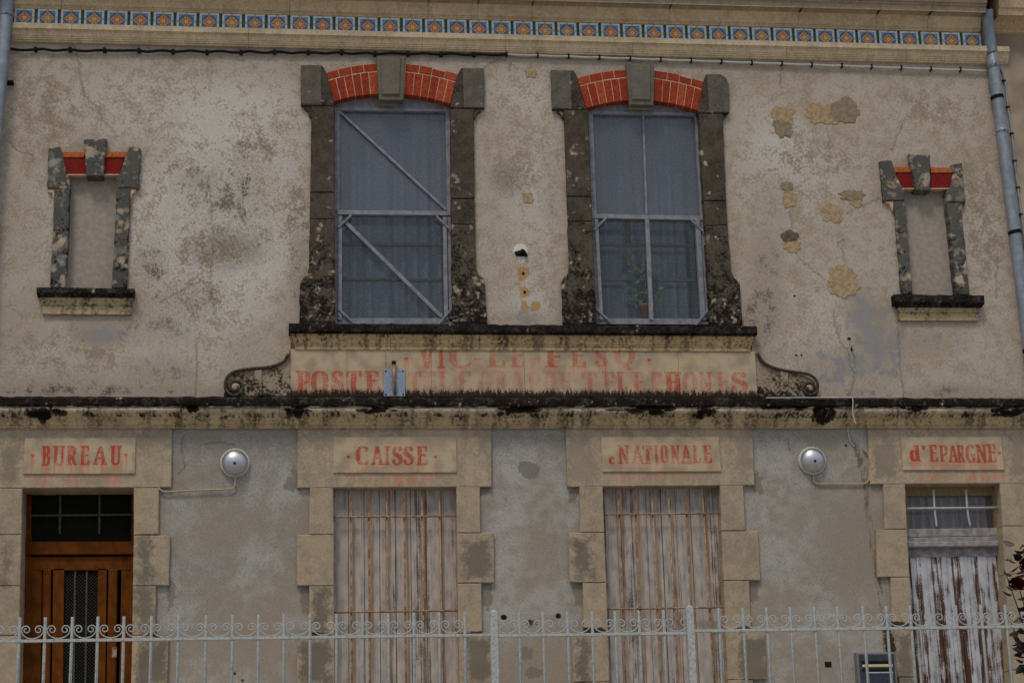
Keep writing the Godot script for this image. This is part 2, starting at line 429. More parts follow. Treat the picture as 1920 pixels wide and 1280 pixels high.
# one area of the stone map: two tones, share of black lichen at its top and foot, pale lichen discs
func zone(d: PackedByteArray, r: Rect2, c0: Color, c1: Color, black0: float, black1: float, discs := 0, disc_r := 0.014, streaks := 0.0, low := 1.5) -> void:
	var p := to_px(Vector2(r.position.x, r.end.y))
	var q := to_px(Vector2(r.end.x, r.position.y))
	var blk := shade(26, 22, 20)
	for y in range(maxi(0, int(p.y)), mini(MH, int(q.y) + 1)):
		var v := clampf((y - p.y) / maxf(q.y - p.y, 1.0), 0.0, 1.0)
		var bl := lerpf(black0, black1, v * v)
		for x in range(maxi(0, int(p.x)), mini(MW, int(q.x) + 1)):
			var i := y * MW + x
			var a := N1[i] / 255.0
			var b := N2[i] / 255.0
			var f := N3[i] / 255.0
			var g := NG[i] / 255.0
			var s := NS[i] / 255.0
			var c := c0.lerp(c1, clampf((a * 0.4 + b * 0.6 + (f - 0.5) * 0.5 - 0.3) * 2.2, 0.0, 1.0))
			if streaks > 0.0:
				c = c.lerp(blk, streaks * clampf((s + (f - 0.5) * 0.5 - 0.52) * 4.0, 0.0, 1.0))
			if bl > 0.0:
				var t := clampf((b * 0.45 + f * 0.45 + g * 0.35 - 1.02 + bl * 0.85) * 6.0, 0.0, 1.0)
				c = c.lerp(blk, t * 0.92)
			var k := 0.88 + g * 0.24
			i *= 3
			d[i] = mini(255, int(c.r * k * 255.0))
			d[i + 1] = mini(255, int(c.g * k * 255.0))
			d[i + 2] = mini(255, int(c.b * k * 255.0))
	for k in discs:
		var at := Vector2(rng.randf_range(r.position.x, r.end.x), r.position.y + r.size.y * pow(rng.randf(), low))
		var rad := disc_r * pow(rng.randf(), 1.6)
		var cc: Color = [shade(140, 128, 112), shade(118, 114, 108), shade(134, 116, 96), shade(98, 93, 86)][k % 4]
		for n in 1 + int(rad / disc_r * 5.0):
			spot_px(d, at + Vector2(rng.randfn(0.0, 0.6), rng.randfn(0.0, 0.7)) * rad, rad * rng.randf_range(0.3, 0.75) + 0.004, rad * rng.randf_range(0.3, 0.75) + 0.004, cc, rng.randf_range(0.3, 0.7), 0.9)

func paint_stone() -> StandardMaterial3D:
	var d := PackedByteArray()
	d.resize(MW * MH * 3)
	var beige := shade(131, 117, 100)
	var beige2 := shade(113, 103, 90)
	zone(d, MAP, beige, beige2, 0.0, 0.0, 0, 0.01, 0.0)
	# cornice and frieze
	zone(d, Rect2(-5.4, 7.3, 11.0, 0.63), shade(166, 150, 126), shade(146, 131, 109), 0.03, 0.08, 0, 0.01, 0.03)
	zone(d, Rect2(-4.623, 7.652, 9.362, 0.052), shade(110, 103, 93), shade(96, 90, 82), 0.1, 0.15)
	# arched window surrounds
	var dk := shade(68, 62, 55)
	var dk2 := shade(52, 47, 42)
	for r in [Rect2(-2.145, 4.603, 0.472, 2.299), Rect2(-0.605, 4.613, 0.440, 2.289), Rect2(0.457, 4.619, 0.435, 2.294), Rect2(1.876, 4.628, 0.519, 2.282)]:
		zone(d, r, dk, dk2, 0.14, 0.68, 130, 0.026, 0.0, 1.9)
	for r in [Rect2(-2.046, 6.857, 0.220, 0.470), Rect2(-0.422, 6.858, 0.235, 0.469), Rect2(0.446, 6.864, 0.216, 0.448), Rect2(2.050, 6.857, 0.248, 0.459)]:
		zone(d, r, shade(82, 79, 72), shade(70, 66, 60), 0.1, 0.2, 4, 0.012)
	for r in [Rect2(-1.827, 6.850, 0.168, 0.482), Rect2(-0.571, 6.842, 0.149, 0.480), Rect2(0.662, 6.857, 0.162, 0.460), Rect2(1.913, 6.842, 0.137, 0.469)]:
		zone(d, r, shade(64, 58, 52), shade(50, 45, 41), 0.3, 0.4, 6, 0.014)
	for r in [Rect2(-1.312, 6.885, 0.344, 0.547), Rect2(1.195, 6.893, 0.349, 0.532)]:
		zone(d, r, shade(88, 84, 76), shade(78, 73, 65), 0.1, 0.15, 3, 0.01)
	# blind windows
	for r in [Rect2(-4.562, 4.940, 1.073, 1.585), Rect2(3.691, 4.928, 1.166, 1.585)]:
		zone(d, r, shade(64, 63, 61), shade(80, 77, 72), 0.3, 0.5, 240, 0.055, 0.0, 0.9)
	for r in [Rect2(-4.428, 4.679, 0.887, 0.225), Rect2(3.808, 4.681, 0.959, 0.193)]:
		zone(d, r, shade(136, 122, 98), shade(120, 106, 84), 0.36, 0.16, 0, 0.01, 0.3)
	for r in [Rect2(-4.516, 4.850, 0.980, 0.104), Rect2(3.755, 4.819, 0.982, 0.138)]:
		zone(d, r, shade(52, 48, 44), shade(40, 36, 34), 0.6, 0.6, 16, 0.014)
	# long sill over the inscription, apron and volutes
	zone(d, Rect2(-2.835, 3.886, 5.979, 0.634), shade(120, 108, 92), shade(100, 89, 75), 0.22, 0.66, 20, 0.016)
	zone(d, Rect2(-2.164, 4.361, 4.631, 0.202), shade(150, 130, 100), shade(126, 108, 82), 0.34, 0.2, 0, 0.01, 0.35)
	zone(d, Rect2(-2.190, 4.503, 4.634, 0.143), shade(46, 42, 39), shade(30, 27, 25), 0.62, 0.55, 60, 0.014)
	# string course
	zone(d, Rect2(-4.855, 3.550, 10.083, 0.104), shade(146, 131, 106), shade(124, 110, 89), 0.1, 0.1, 0, 0.01, 0.2)
	zone(d, Rect2(-4.854, 3.626, 10.079, 0.114), shade(146, 130, 103), shade(122, 107, 83), 0.34, 0.12, 0, 0.01, 0.35)
	zone(d, Rect2(-4.847, 3.703, 10.052, 0.109), shade(150, 138, 120), shade(124, 113, 98), 0.16, 0.5, 0, 0.01, 0.25)
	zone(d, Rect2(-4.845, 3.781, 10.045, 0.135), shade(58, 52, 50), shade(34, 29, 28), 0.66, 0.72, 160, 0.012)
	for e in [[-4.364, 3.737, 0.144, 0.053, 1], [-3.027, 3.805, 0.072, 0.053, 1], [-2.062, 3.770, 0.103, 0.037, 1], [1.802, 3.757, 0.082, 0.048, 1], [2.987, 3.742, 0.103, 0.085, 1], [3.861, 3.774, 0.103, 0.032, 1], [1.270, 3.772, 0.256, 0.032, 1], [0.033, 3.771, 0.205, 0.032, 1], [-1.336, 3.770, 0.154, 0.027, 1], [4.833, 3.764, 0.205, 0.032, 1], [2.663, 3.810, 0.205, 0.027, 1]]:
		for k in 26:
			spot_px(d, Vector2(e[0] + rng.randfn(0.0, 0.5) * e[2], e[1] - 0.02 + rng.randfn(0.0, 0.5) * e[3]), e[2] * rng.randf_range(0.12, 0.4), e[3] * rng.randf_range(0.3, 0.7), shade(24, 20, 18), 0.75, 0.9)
	# ground floor surrounds: cleaner stone with grey weathered blocks
	for r in [Rect2(-4.803, 3.050, 1.639, 0.546), Rect2(-2.070, 3.043, 1.867, 0.551), Rect2(0.469, 3.044, 1.873, 0.550), Rect2(3.408, 3.054, 1.653, 0.539)]:
		zone(d, r, shade(135, 121, 104), shade(118, 107, 94), 0.0, 0.0, 0, 0.01, 0.05)
	for r in [Rect2(-0.525, 2.166, 0.279, 0.379), Rect2(0.497, 2.167, 0.212, 0.412), Rect2(-1.934, 1.683, 0.194, 0.438), Rect2(-2.049, 1.203, 0.318, 0.456), Rect2(-0.534, 1.179, 0.275, 0.461), Rect2(0.493, 1.163, 0.179, 0.488), Rect2(2.020, 1.138, 0.305, 0.493), Rect2(-3.515, 2.157, 0.177, 0.445), Rect2(-3.518, 1.694, 0.200, 0.444), Rect2(-3.506, 1.227, 0.312, 0.452), Rect2(3.532, 1.114, 0.192, 0.537), Rect2(-4.714, 2.150, 0.094, 0.436)]:
		patch_px(d, r, shade(78, 73, 66))
	for r in [Rect2(-4.777, 3.067, 0.224, 0.418), Rect2(-3.557, 3.373, 0.341, 0.212), Rect2(-0.382, 3.337, 0.157, 0.247), Rect2(0.499, 3.083, 0.246, 0.465), Rect2(2.095, 3.207, 0.215, 0.356), Rect2(3.447, 3.082, 0.298, 0.410), Rect2(4.811, 3.093, 0.222, 0.451), Rect2(-2.036, 3.421, 0.199, 0.174), Rect2(3.843, 3.529, 0.484, 0.064), Rect2(-1.738, 3.533, 0.701, 0.062), Rect2(1.002, 3.531, 0.727, 0.063)]:
		patch_px(d, r, shade(104, 96, 86))
	for e in [[-4.575, 4.185, 0.010, 0.011, 1], [-3.275, 1.702, 0.154, 0.027, 1], [-1.886, 1.683, 0.154, 0.021, 1], [-0.420, 1.669, 0.154, 0.021, 1], [0.598, 1.691, 0.179, 0.027, 1], [2.165, 1.686, 0.164, 0.021, 1], [3.584, 1.703, 0.113, 0.027, 1], [3.491, 1.514, 0.051, 0.213, 1]]:
		spot_px(d, Vector2(e[0], e[1]), e[2], e[3], shade(30, 25, 22), 0.8, 0.7)
	# red paint washed down from the lettering
	for x in 220:
		var bx: float = [-4.032, -1.141, 1.397, 4.343][x % 4] + rng.randf_range(-0.42, 0.42)
		spot_px(d, Vector2(bx, 3.126 + rng.randf_range(-0.05, 0.05)), rng.randf_range(0.006, 0.02), rng.randf_range(0.02, 0.07), shade(150, 90, 72), 0.26, 0.8)
	var m := StandardMaterial3D.new()
	m.roughness = 0.92
	finish(d, MW, MH, m, 0.6)
	return m

# letters: outlines of a serif face, rasterised into a mask
func glyph_mask(mask: PackedByteArray, w: int, h: int, font: Font, ch: String, box_px: Rect2, ink: int) -> void:
	var tm := TextMesh.new()
	tm.text = ch
	tm.font = font
	tm.font_size = 64
	tm.depth = 0.0
	tm.curve_step = 2.0
	var arr := tm.get_mesh_arrays()
	var v: PackedVector3Array = arr[Mesh.ARRAY_VERTEX]
	var ids: PackedInt32Array = arr[Mesh.ARRAY_INDEX]
	var lo := Vector2(1e9, 1e9)
	var hi := -lo
	for p in v:
		lo = lo.min(Vector2(p.x, p.y))
		hi = hi.max(Vector2(p.x, p.y))
	var sz := hi - lo
	for t in range(0, ids.size(), 3):
		var q := []
		for k in 3:
			var p := v[ids[t + k]]
			q.append(Vector2(box_px.position.x + (p.x - lo.x) / sz.x * box_px.size.x, box_px.end.y - (p.y - lo.y) / sz.y * box_px.size.y))
		var a: Vector2 = q[0]
		var b: Vector2 = q[1]
		var c: Vector2 = q[2]
		var area := (b - a).cross(c - a)
		if absf(area) < 0.01:
			continue
		for y in range(maxi(0, int(minf(a.y, minf(b.y, c.y)))), mini(h - 1, int(maxf(a.y, maxf(b.y, c.y)))) + 1):
			for x in range(maxi(0, int(minf(a.x, minf(b.x, c.x)))), mini(w - 1, int(maxf(a.x, maxf(b.x, c.x)))) + 1):
				var p := Vector2(x + 0.5, y + 0.5)
				if (b - a).cross(p - a) / area >= -0.001 and (c - b).cross(p - b) / area >= -0.001 and (a - c).cross(p - c) / area >= -0.001:
					mask[y * w + x] = ink

# brush strokes are fatter and softer than type
func soften(mask: PackedByteArray, w: int, h: int, fat_by: int) -> PackedByteArray:
	var im := Image.create_from_data(w, h, false, Image.FORMAT_L8, mask)
	var fat: PackedByteArray = mask.duplicate()
	for i in range(fat_by, w * h - fat_by):
		if mask[i]:
			for k in range(-fat_by, fat_by + 1):
				fat[i + k] = maxi(fat[i + k], mask[i])
	im = Image.create_from_data(w, h, false, Image.FORMAT_L8, fat)
	im.resize(w / 3, h / 3, Image.INTERPOLATE_BILINEAR)
	im.resize(w, h, Image.INTERPOLATE_CUBIC)
	return im.get_data()

func paint_sign(r: Rect2, w: int, h: int, letters: Array, dots: Array, sd: int, fade: float, stain: float, black_foot: float, fat := 2) -> StandardMaterial3D:
	var font := SystemFont.new()
	font.font_names = PackedStringArray(["Droid Serif"])
	font.font_weight = 700
	var mask := PackedByteArray()
	mask.resize(w * h)
	for l in letters:
		var b: Rect2 = l[1]
		var px := Rect2((b.position.x - r.position.x) / r.size.x * w, (r.end.y - b.end.y) / r.size.y * h, b.size.x / r.size.x * w, b.size.y / r.size.y * h)
		glyph_mask(mask, w, h, font, l[0], px, int(255.0 * l[2]) if l.size() > 2 else 255)
	for p in dots:
		var c := Vector2((p.x - r.position.x) / r.size.x * w, (r.end.y - p.y) / r.size.y * h)
		for y in range(int(c.y) - 8, int(c.y) + 9):
			for x in range(int(c.x) - 8, int(c.x) + 9):
				if x >= 0 and y >= 0 and x < w and y < h and Vector2(x, y).distance_to(c) < 0.011 / r.size.x * w + 1.0:
					mask[y * w + x] = 255
	mask = soften(mask, w, h, fat)
	var n1 := noise_bytes(0.009, 5, sd, w, h)
	var n2 := noise_bytes(0.12, 4, sd + 1, w, h)
	var ng := noise_bytes(0.45, 2, sd + 2, w, h)
	var ns := streak_bytes(0.05, 14, sd + 3, w, h)
	var d := PackedByteArray()
	d.resize(w * h * 3)
	var red := shade(128, 54, 42)
	var wash := shade(150, 96, 80)
	var c0 := shade(142, 128, 108)
	var c1 := shade(122, 110, 95)
	var blk := shade(30, 25, 22)
	var drip := PackedFloat32Array()
	drip.resize(w)
	for y in h:
		for x in w:
			var i := y * w + x
			var a := n1[i] / 255.0
			var f := n2[i] / 255.0
			var g := ng[i] / 255.0
			var s := ns[i] / 255.0
			var on := mask[i] / 255.0
			drip[x] = maxf(on, drip[x] * (0.955 + 0.05 * s))
			var c := c0.lerp(c1, clampf((a + (f - 0.5) * 0.4 - 0.3) * 2.0, 0.0, 1.0))
			c = c.lerp(wash, stain * drip[x] * clampf((s * 0.8 + f * 0.4 + a * 0.3 - 0.42) * 2.2, 0.0, 1.0))
			if on > 0.0:
				c = c.lerp(red, on * clampf((f * 0.8 + a * 0.7 + g * 0.3 - fade) * 2.2, 0.14, 0.88))
			if black_foot > 0.0:
				var v := float(y) / h
				var t := clampf((f * 0.5 + s * 0.5 + g * 0.25 - 0.84 + maxf(0.0, v - 0.78) * black_foot) * 4.0, 0.0, 1.0) * clampf(v * 8.0 - 6.0, 0.0, 1.0)
				c = c.lerp(blk, t * 0.9)
			var k := 0.92 + g * 0.16
			i *= 3
			d[i] = mini(255, int(c.r * k * 255.0))
			d[i + 1] = mini(255, int(c.g * k * 255.0))
			d[i + 2] = mini(255, int(c.b * k * 255.0))
	var m := StandardMaterial3D.new()
	m.roughness = 0.92
	finish(d, w, h, m, 0.2)
	return m

# painted boards: paint that has flaked off along the grain, board by board
func paint_boards(w: int, h: int, paint: Color, paint2: Color, wood: Color, wood2: Color, peel: Array, sd: int, rust: Array, low_peel := 0.0) -> StandardMaterial3D:
	var n1 := noise_bytes(0.012, 3, sd, w, h)
	var nf := noise_bytes(0.16, 3, sd + 1, w, h)
	var ns := streak_bytes(0.06 if low_peel == 0.0 else 0.035, 34 if low_peel == 0.0 else 9, sd + 2, w, h)
	var nl := streak_bytes(0.16, 40, sd + 3, w, h)
	var d := PackedByteArray()
	d.resize(w * h * 3)
	var rc := shade(118, 82, 46)
	for y in h:
		for x in w:
			var i := y * w + x
			var a := n1[i] / 255.0
			var f := nf[i] / 255.0
			var s := ns[i] / 255.0
			var l := nl[i] / 255.0
			var b: float = peel[mini(peel.size() - 1, x * peel.size() / w)]
			var c := paint.lerp(paint2, clampf((a * 0.7 + s * 0.5 - 0.35) * 2.0, 0.0, 1.0))
			var t := clampf((s * 0.6 + l * 0.3 + f * 0.5 + a * 0.3 - 1.15 + b * 0.7 + low_peel * y / h) * 7.0, 0.0, 1.0)
			c = c.lerp(wood.lerp(wood2, l), t)
			for q in rust:
				var dx: float = absf(float(x) / w - q)
				if dx < 0.02:
					c = c.lerp(rc, (1.0 - dx / 0.02) * clampf((s + f * 0.5 - 0.5) * 1.4, 0.0, 0.8))
			var k := 0.92 + f * 0.16
			i *= 3
			d[i] = mini(255, int(c.r * k * 255.0))
			d[i + 1] = mini(255, int(c.g * k * 255.0))
			d[i + 2] = mini(255, int(c.b * k * 255.0))
	var m := StandardMaterial3D.new()
	m.roughness = 0.8
	finish(d, w, h, m, 0.3)
	return m

func paint_tile(variant: int) -> StandardMaterial3D:
	var s := 128
	var d := PackedByteArray()
	d.resize(s * s * 3)
	var r := 0.68 + 0.04 * (variant % 3)
	var warm := shade(166, 108, 54) if variant % 2 == 0 else shade(168, 120, 60)
	var warm2 := shade(140, 80, 46) if variant % 2 == 0 else shade(132, 88, 42)
	for y in s:
		for x in s:
			var p := Vector2((x + 0.5) / s * 2.0 - 1.0, (y + 0.5) / s * 2.0 - 1.0)
			var mx := maxf(absf(p.x), absf(p.y))
			var dia := absf(p.x) + absf(p.y)
			var c := shade(168, 168, 166)
			if mx < 0.76:
				c = shade(44, 82, 122)
				if mx < 0.7:
					c = shade(58, 108, 144) if dia > 1.0 else shade(44, 84, 118)
					if dia > 1.12 and p.y < 0.0:
						c = shade(96, 124, 168)
			if dia < r + 0.14 and mx < 0.78:
				c = shade(46, 86, 120)
			if dia < r:
				c = shade(170, 130, 76)
			if dia < r - 0.07:
				var an := absf(sin(p.angle() * 4.0))
				c = warm if an > 0.45 else warm2
			if p.length() < 0.17:
				c = shade(172, 160, 140)
			if p.length() < 0.07:
				c = warm2
			for q in [Vector2(0, 0.84), Vector2(0, -0.84), Vector2(0.84, 0), Vector2(-0.84, 0)]:
				var l := p.distance_to(q)
				if l < 0.13:
					c = shade(172, 172, 166) if l < 0.08 else shade(54, 84, 88)
			var i := (y * s + x) * 3
			var k := 0.93 + rng.randf() * 0.1
			d[i] = mini(255, int(c.r * k * 255.0))
			d[i + 1] = mini(255, int(c.g * k * 255.0))
			d[i + 2] = mini(255, int(c.b * k * 255.0))
	var m := StandardMaterial3D.new()
	m.roughness = 0.35
	finish(d, s, s, m, 0.0)
	return m

func noisy(a: Color, b: Color, freq: float, tile_m: float, rough_ := 0.8, bump := 0.0, metal := 0.0, sd := 5, fleck := Color.TRANSPARENT) -> StandardMaterial3D:
	var n := FastNoiseLite.new()
	n.seed = sd
	n.frequency = freq
	n.fractal_octaves = 5
	var g := Gradient.new()
	g.offsets = PackedFloat32Array([0.25, 0.75])
	g.colors = PackedColorArray([a, b])
	var im := n.get_seamless_image(256, 256)
	var src := im.get_data()
	var d := PackedByteArray()
	d.resize(256 * 256 * 3)
	for i in 65536:
		var c := g.sample(src[i] / 255.0)
		if fleck.a > 0.0:
			c = c.lerp(fleck, clampf((0.2 - src[i] / 255.0) * 14.0, 0.0, 0.6))
		d[i * 3] = int(c.r * 255.0)
		d[i * 3 + 1] = int(c.g * 255.0)
		d[i * 3 + 2] = int(c.b * 255.0)
	var m := StandardMaterial3D.new()
	m.uv1_triplanar = true
	m.uv1_world_triplanar = true
	m.uv1_scale = Vector3.ONE / tile_m
	m.roughness = rough_
	m.metallic = metal
	finish(d, 256, 256, m, bump)
	return m

# net curtain: rows of small motifs between plain bands
func lace() -> StandardMaterial3D:
	var s := 256
	var n := noise_bytes(0.05, 3, 61, s, s)
	var d := PackedByteArray()
	d.resize(s * s * 3)
	for y in s:
		for x in s:
			var v := 0.62 + n[y * s + x] / 255.0 * 0.3
			v *= 0.7 + 0.5 * n[(x * 7) % s + ((x / 37) % 7) * s] / 255.0  # denser-cloth streaks that also paint in the shading of the folds
			var q := Vector2(fposmod(x + (8.0 if (y / 16) % 2 else 0.0), 16.0) - 8.0, fposmod(y, 16.0) - 8.0)
			if q.length() < 3.2:
				v += 0.16
			var c := shade(92, 101, 114)
			d[(y * s + x) * 3] = mini(255, int(c.r * v * 255.0))
			d[(y * s + x) * 3 + 1] = mini(255, int(c.g * v * 255.0))
			d[(y * s + x) * 3 + 2] = mini(255, int(c.b * v * 255.0))
	var m := StandardMaterial3D.new()
	m.uv1_triplanar = true
	m.uv1_world_triplanar = true
	m.uv1_scale = Vector3.ONE / 0.5
	m.roughness = 0.95
	finish(d, s, s, m, 0.0)
	return m

func make_materials() -> void:
	N1 = noise_bytes(0.006, 4, 11)
	N2 = noise_bytes(0.03, 4, 12)
	N3 = noise_bytes(0.13, 4, 13)
	NG = noise_bytes(0.5, 2, 14)
	NS = streak_bytes(0.04, 18, 15)
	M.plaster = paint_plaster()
	M.stone = paint_stone()
	M.brick_a = noisy(shade(126, 54, 37), shade(104, 44, 31), 0.03, 0.4, 0.85, 0.2, 0.0, 21)
	M.brick_b = noisy(shade(134, 66, 45), shade(114, 54, 39), 0.03, 0.4, 0.85, 0.2, 0.0, 22)
	M.brick_c = noisy(shade(116, 48, 36), shade(100, 42, 32), 0.03, 0.4, 0.85, 0.2, 0.0, 23)
	M.patch = noisy(shade(136, 118, 93), shade(116, 101, 81), 0.03, 0.45, 0.95, 0.4, 0.0, 57)
	M.patch_grey = noisy(shade(116, 103, 86), shade(98, 88, 75), 0.03, 0.45, 0.95, 0.4, 0.0, 58)
	M.patch_dark = noisy(shade(88, 79, 68), shade(70, 62, 54), 0.03, 0.45, 0.95, 0.4, 0.0, 59)
	M.dark_stone = noisy(shade(40, 36, 32), shade(74, 66, 57), 0.06, 0.5, 0.95, 0.3, 0.0, 56)
	M.mortar = noisy(shade(158, 136, 112), shade(136, 116, 96), 0.05, 0.4, 0.95, 0.2, 0.0, 24)
	M.red_paint = noisy(shade(98, 30, 30), shade(88, 28, 27), 0.02, 0.5, 0.7, 0.0, 0.0, 25)
	M.orange_brick = noisy(shade(142, 84, 52), shade(122, 66, 40), 0.04, 0.3, 0.85, 0.1, 0.0, 26)
	M.infill = noisy(shade(126, 118, 110), shade(116, 109, 102), 0.05, 0.9, 0.95, 0.2, 0.0, 27)
	M.frame = noisy(shade(104, 104, 110), shade(86, 87, 94), 0.02, 0.5, 0.6, 0.1, 0.0, 28)
	M.frame_dark = noisy(shade(66, 62, 58), shade(54, 51, 50), 0.04, 0.5, 0.7, 0.0, 0.0, 29)
	M.iron = noisy(shade(120, 122, 122), shade(136, 138, 137), 0.05, 0.45, 0.6, 0.1, 0.0, 30, shade(92, 70, 52))
	M.rust = noisy(shade(96, 66, 42), shade(128, 117, 104), 0.025, 0.6, 0.9, 0.2, 0.0, 31)
	M.zinc = noisy(shade(112, 118, 126), shade(92, 99, 108), 0.02, 0.7, 0.5, 0.0, 0.25, 32)
	M.black = noisy(shade(24, 22, 24), shade(34, 31, 31), 0.05, 0.3, 0.7, 0.0, 0.0, 33)
	M.cable = noisy(shade(150, 150, 146), shade(130, 128, 122), 0.05, 0.3, 0.6, 0.0, 0.0, 34)
	M.cable_beige = noisy(shade(140, 126, 106), shade(122, 110, 94), 0.05, 0.3, 0.7, 0.0, 0.0, 35)
	M.plate = noisy(shade(112, 122, 136), shade(98, 108, 122), 0.03, 0.3, 0.5, 0.0, 0.1, 36)
	M.brown = noisy(shade(82, 45, 13), shade(66, 36, 10), 0.012, 0.5, 0.6, 0.1, 0.0, 37)
	M.brown.metallic_specular = 0.2
	M.old_white = noisy(shade(120, 118, 120), shade(98, 94, 92), 0.02, 0.5, 0.8, 0.2, 0.0, 55)
	M.beige_wood = noisy(shade(112, 98, 76), shade(98, 84, 66), 0.03, 0.4, 0.7, 0.0, 0.0, 38)
	M.green_glaze = noisy(shade(34, 74, 68), shade(26, 58, 54), 0.04, 0.3, 0.4, 0.0, 0.0, 39)
	M.white_iron = noisy(shade(136, 142, 146), shade(118, 124, 128), 0.04, 0.3, 0.6, 0.0, 0.0, 40)
	M.leaf = noisy(Color(0.26, 0.36, 0.2), Color(0.36, 0.44, 0.24), 0.03, 0.2, 0.6, 0.0, 0.0, 41)
	M.leaf_dark = noisy(Color(0.10, 0.11, 0.08), Color(0.15, 0.12, 0.09), 0.03, 0.2, 0.5, 0.0, 0.0, 42)
	M.petal = noisy(Color(0.34, 0.03, 0.06), Color(0.22, 0.02, 0.05), 0.03, 0.1, 0.7, 0.0, 0.0, 43)
	M.pot = noisy(shade(110, 66, 48), shade(96, 58, 42), 0.03, 0.2, 0.8, 0.0, 0.0, 44)
	M.room = noisy(Color(0.42, 0.40, 0.37), Color(0.36, 0.34, 0.32), 0.02, 1.5, 0.9, 0.0, 0.0, 45)
	M.ground = noisy(Color(0.68, 0.65, 0.60), Color(0.60, 0.57, 0.53), 0.02, 3.0, 0.95, 0.3, 0.0, 46)
	M.pale_street = noisy(Color(0.62, 0.60, 0.57), Color(0.54, 0.53, 0.51), 0.05, 3.0, 0.95, 0.3, 0.0, 47)  # unseen street, like the terrace made pale to bounce light upward
	M.roof = noisy(Color(0.55, 0.36, 0.26), Color(0.45, 0.28, 0.2), 0.05, 1.0, 0.9, 0.3, 0.0, 48)
	M.neighbour = noisy(shade(128, 116, 102), shade(104, 94, 82), 0.012, 2.2, 0.95, 0.3, 0.0, 49)
	M.curtain = lace()
	M.curtain_warm = noisy(shade(112, 104, 104), shade(94, 88, 90), 0.06, 0.3, 0.9, 0.0, 0.0, 51)
	M.letterbox = noisy(shade(44, 48, 60), shade(36, 40, 50), 0.03, 0.3, 0.5, 0.0, 0.2, 52)
	M.cream = noisy(shade(158, 150, 112), shade(148, 140, 104), 0.03, 0.3, 0.6, 0.0, 0.0, 53)
	M.grey_plastic = noisy(shade(92, 88, 88), shade(80, 78, 78), 0.03, 0.3, 0.6, 0.0, 0.0, 54)
	var g := StandardMaterial3D.new()
	g.transparency = BaseMaterial3D.TRANSPARENCY_ALPHA
	g.albedo_color = Color(0.4, 0.45, 0.5, 0.05)
	g.roughness = 0.06
	g.metallic_specular = 0.36
	M.glass = g
	g = g.duplicate()
	g.metallic_specular = 0.5
	g.albedo_color = Color(0.54, 0.57, 0.63, 0.18)
	g.roughness = 0.2
	M.dusty_glass = g
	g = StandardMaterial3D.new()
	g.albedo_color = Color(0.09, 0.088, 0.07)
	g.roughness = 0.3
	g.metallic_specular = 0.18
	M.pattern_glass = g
	var s := 128
	var pd := PackedByteArray()
	pd.resize(s * s)
	for y in s:
		for x in s:
			pd[y * s + x] = int(127.0 + 127.0 * sin(TAU * x / 16.0) * sin(TAU * y / 16.0))
	g.heightmap_enabled = true
	g.heightmap_scale = 0.6
	g.heightmap_texture = ImageTexture.create_from_image(Image.create_from_data(s, s, false, Image.FORMAT_L8, pd))
	g.uv1_triplanar = true
	g.uv1_world_triplanar = true
	g.uv1_scale = Vector3.ONE * 4.0
	g = StandardMaterial3D.new()
	g.albedo_color = Color(0.80, 0.80, 0.82)
	g.metallic = 1.0
	g.roughness = 0.24
	M.chrome = g
	g.roughness = 0.42

# ---------------------------------------------------------------- the building
func wall_sheet(st: SurfaceTool, x0: float, x1: float, y0: float, y1: float, holes: Array, z: float, flip := false) -> void:
	var xs := [x0, x1]
	var ys := [y0, y1]
	for h in holes:
		xs.append_array([h.position.x, h.end.x])
		ys.append_array([h.position.y, h.end.y])
	xs.sort()
	ys.sort()
	for i in xs.size() - 1:
		for j in ys.size() - 1:
			if xs[i + 1] - xs[i] < 0.0005 or ys[j + 1] - ys[j] < 0.0005:
				continue
			var c := Vector2((xs[i] + xs[i + 1]) * 0.5, (ys[j] + ys[j + 1]) * 0.5)
			var open := false
			for h in holes:
				open = open or h.has_point(c)
			if open:
				continue
			var q := [Vector3(xs[i], ys[j], z), Vector3(xs[i + 1], ys[j], z), Vector3(xs[i + 1], ys[j + 1], z), Vector3(xs[i], ys[j + 1], z)]
			if flip:
				q.reverse()
			quad(st, q[0], q[1], q[2], q[3])

func arch_point(a: Array, s: float, t: float) -> Vector2:
	var e0: Vector2 = a[0]
	var e1: Vector2 = a[1]
	var i0: Vector2 = a[3]
	var i1: Vector2 = a[4]
	var e: Vector2 = e0.lerp(e1, (s + 1.0) * 0.5) + (a[2] - (e0 + e1) * 0.5) * (1.0 - s * s)
	var i: Vector2 = i0.lerp(i1, (s + 1.0) * 0.5) + (a[5] - (i0 + i1) * 0.5) * (1.0 - s * s)
	return e.lerp(i, t)

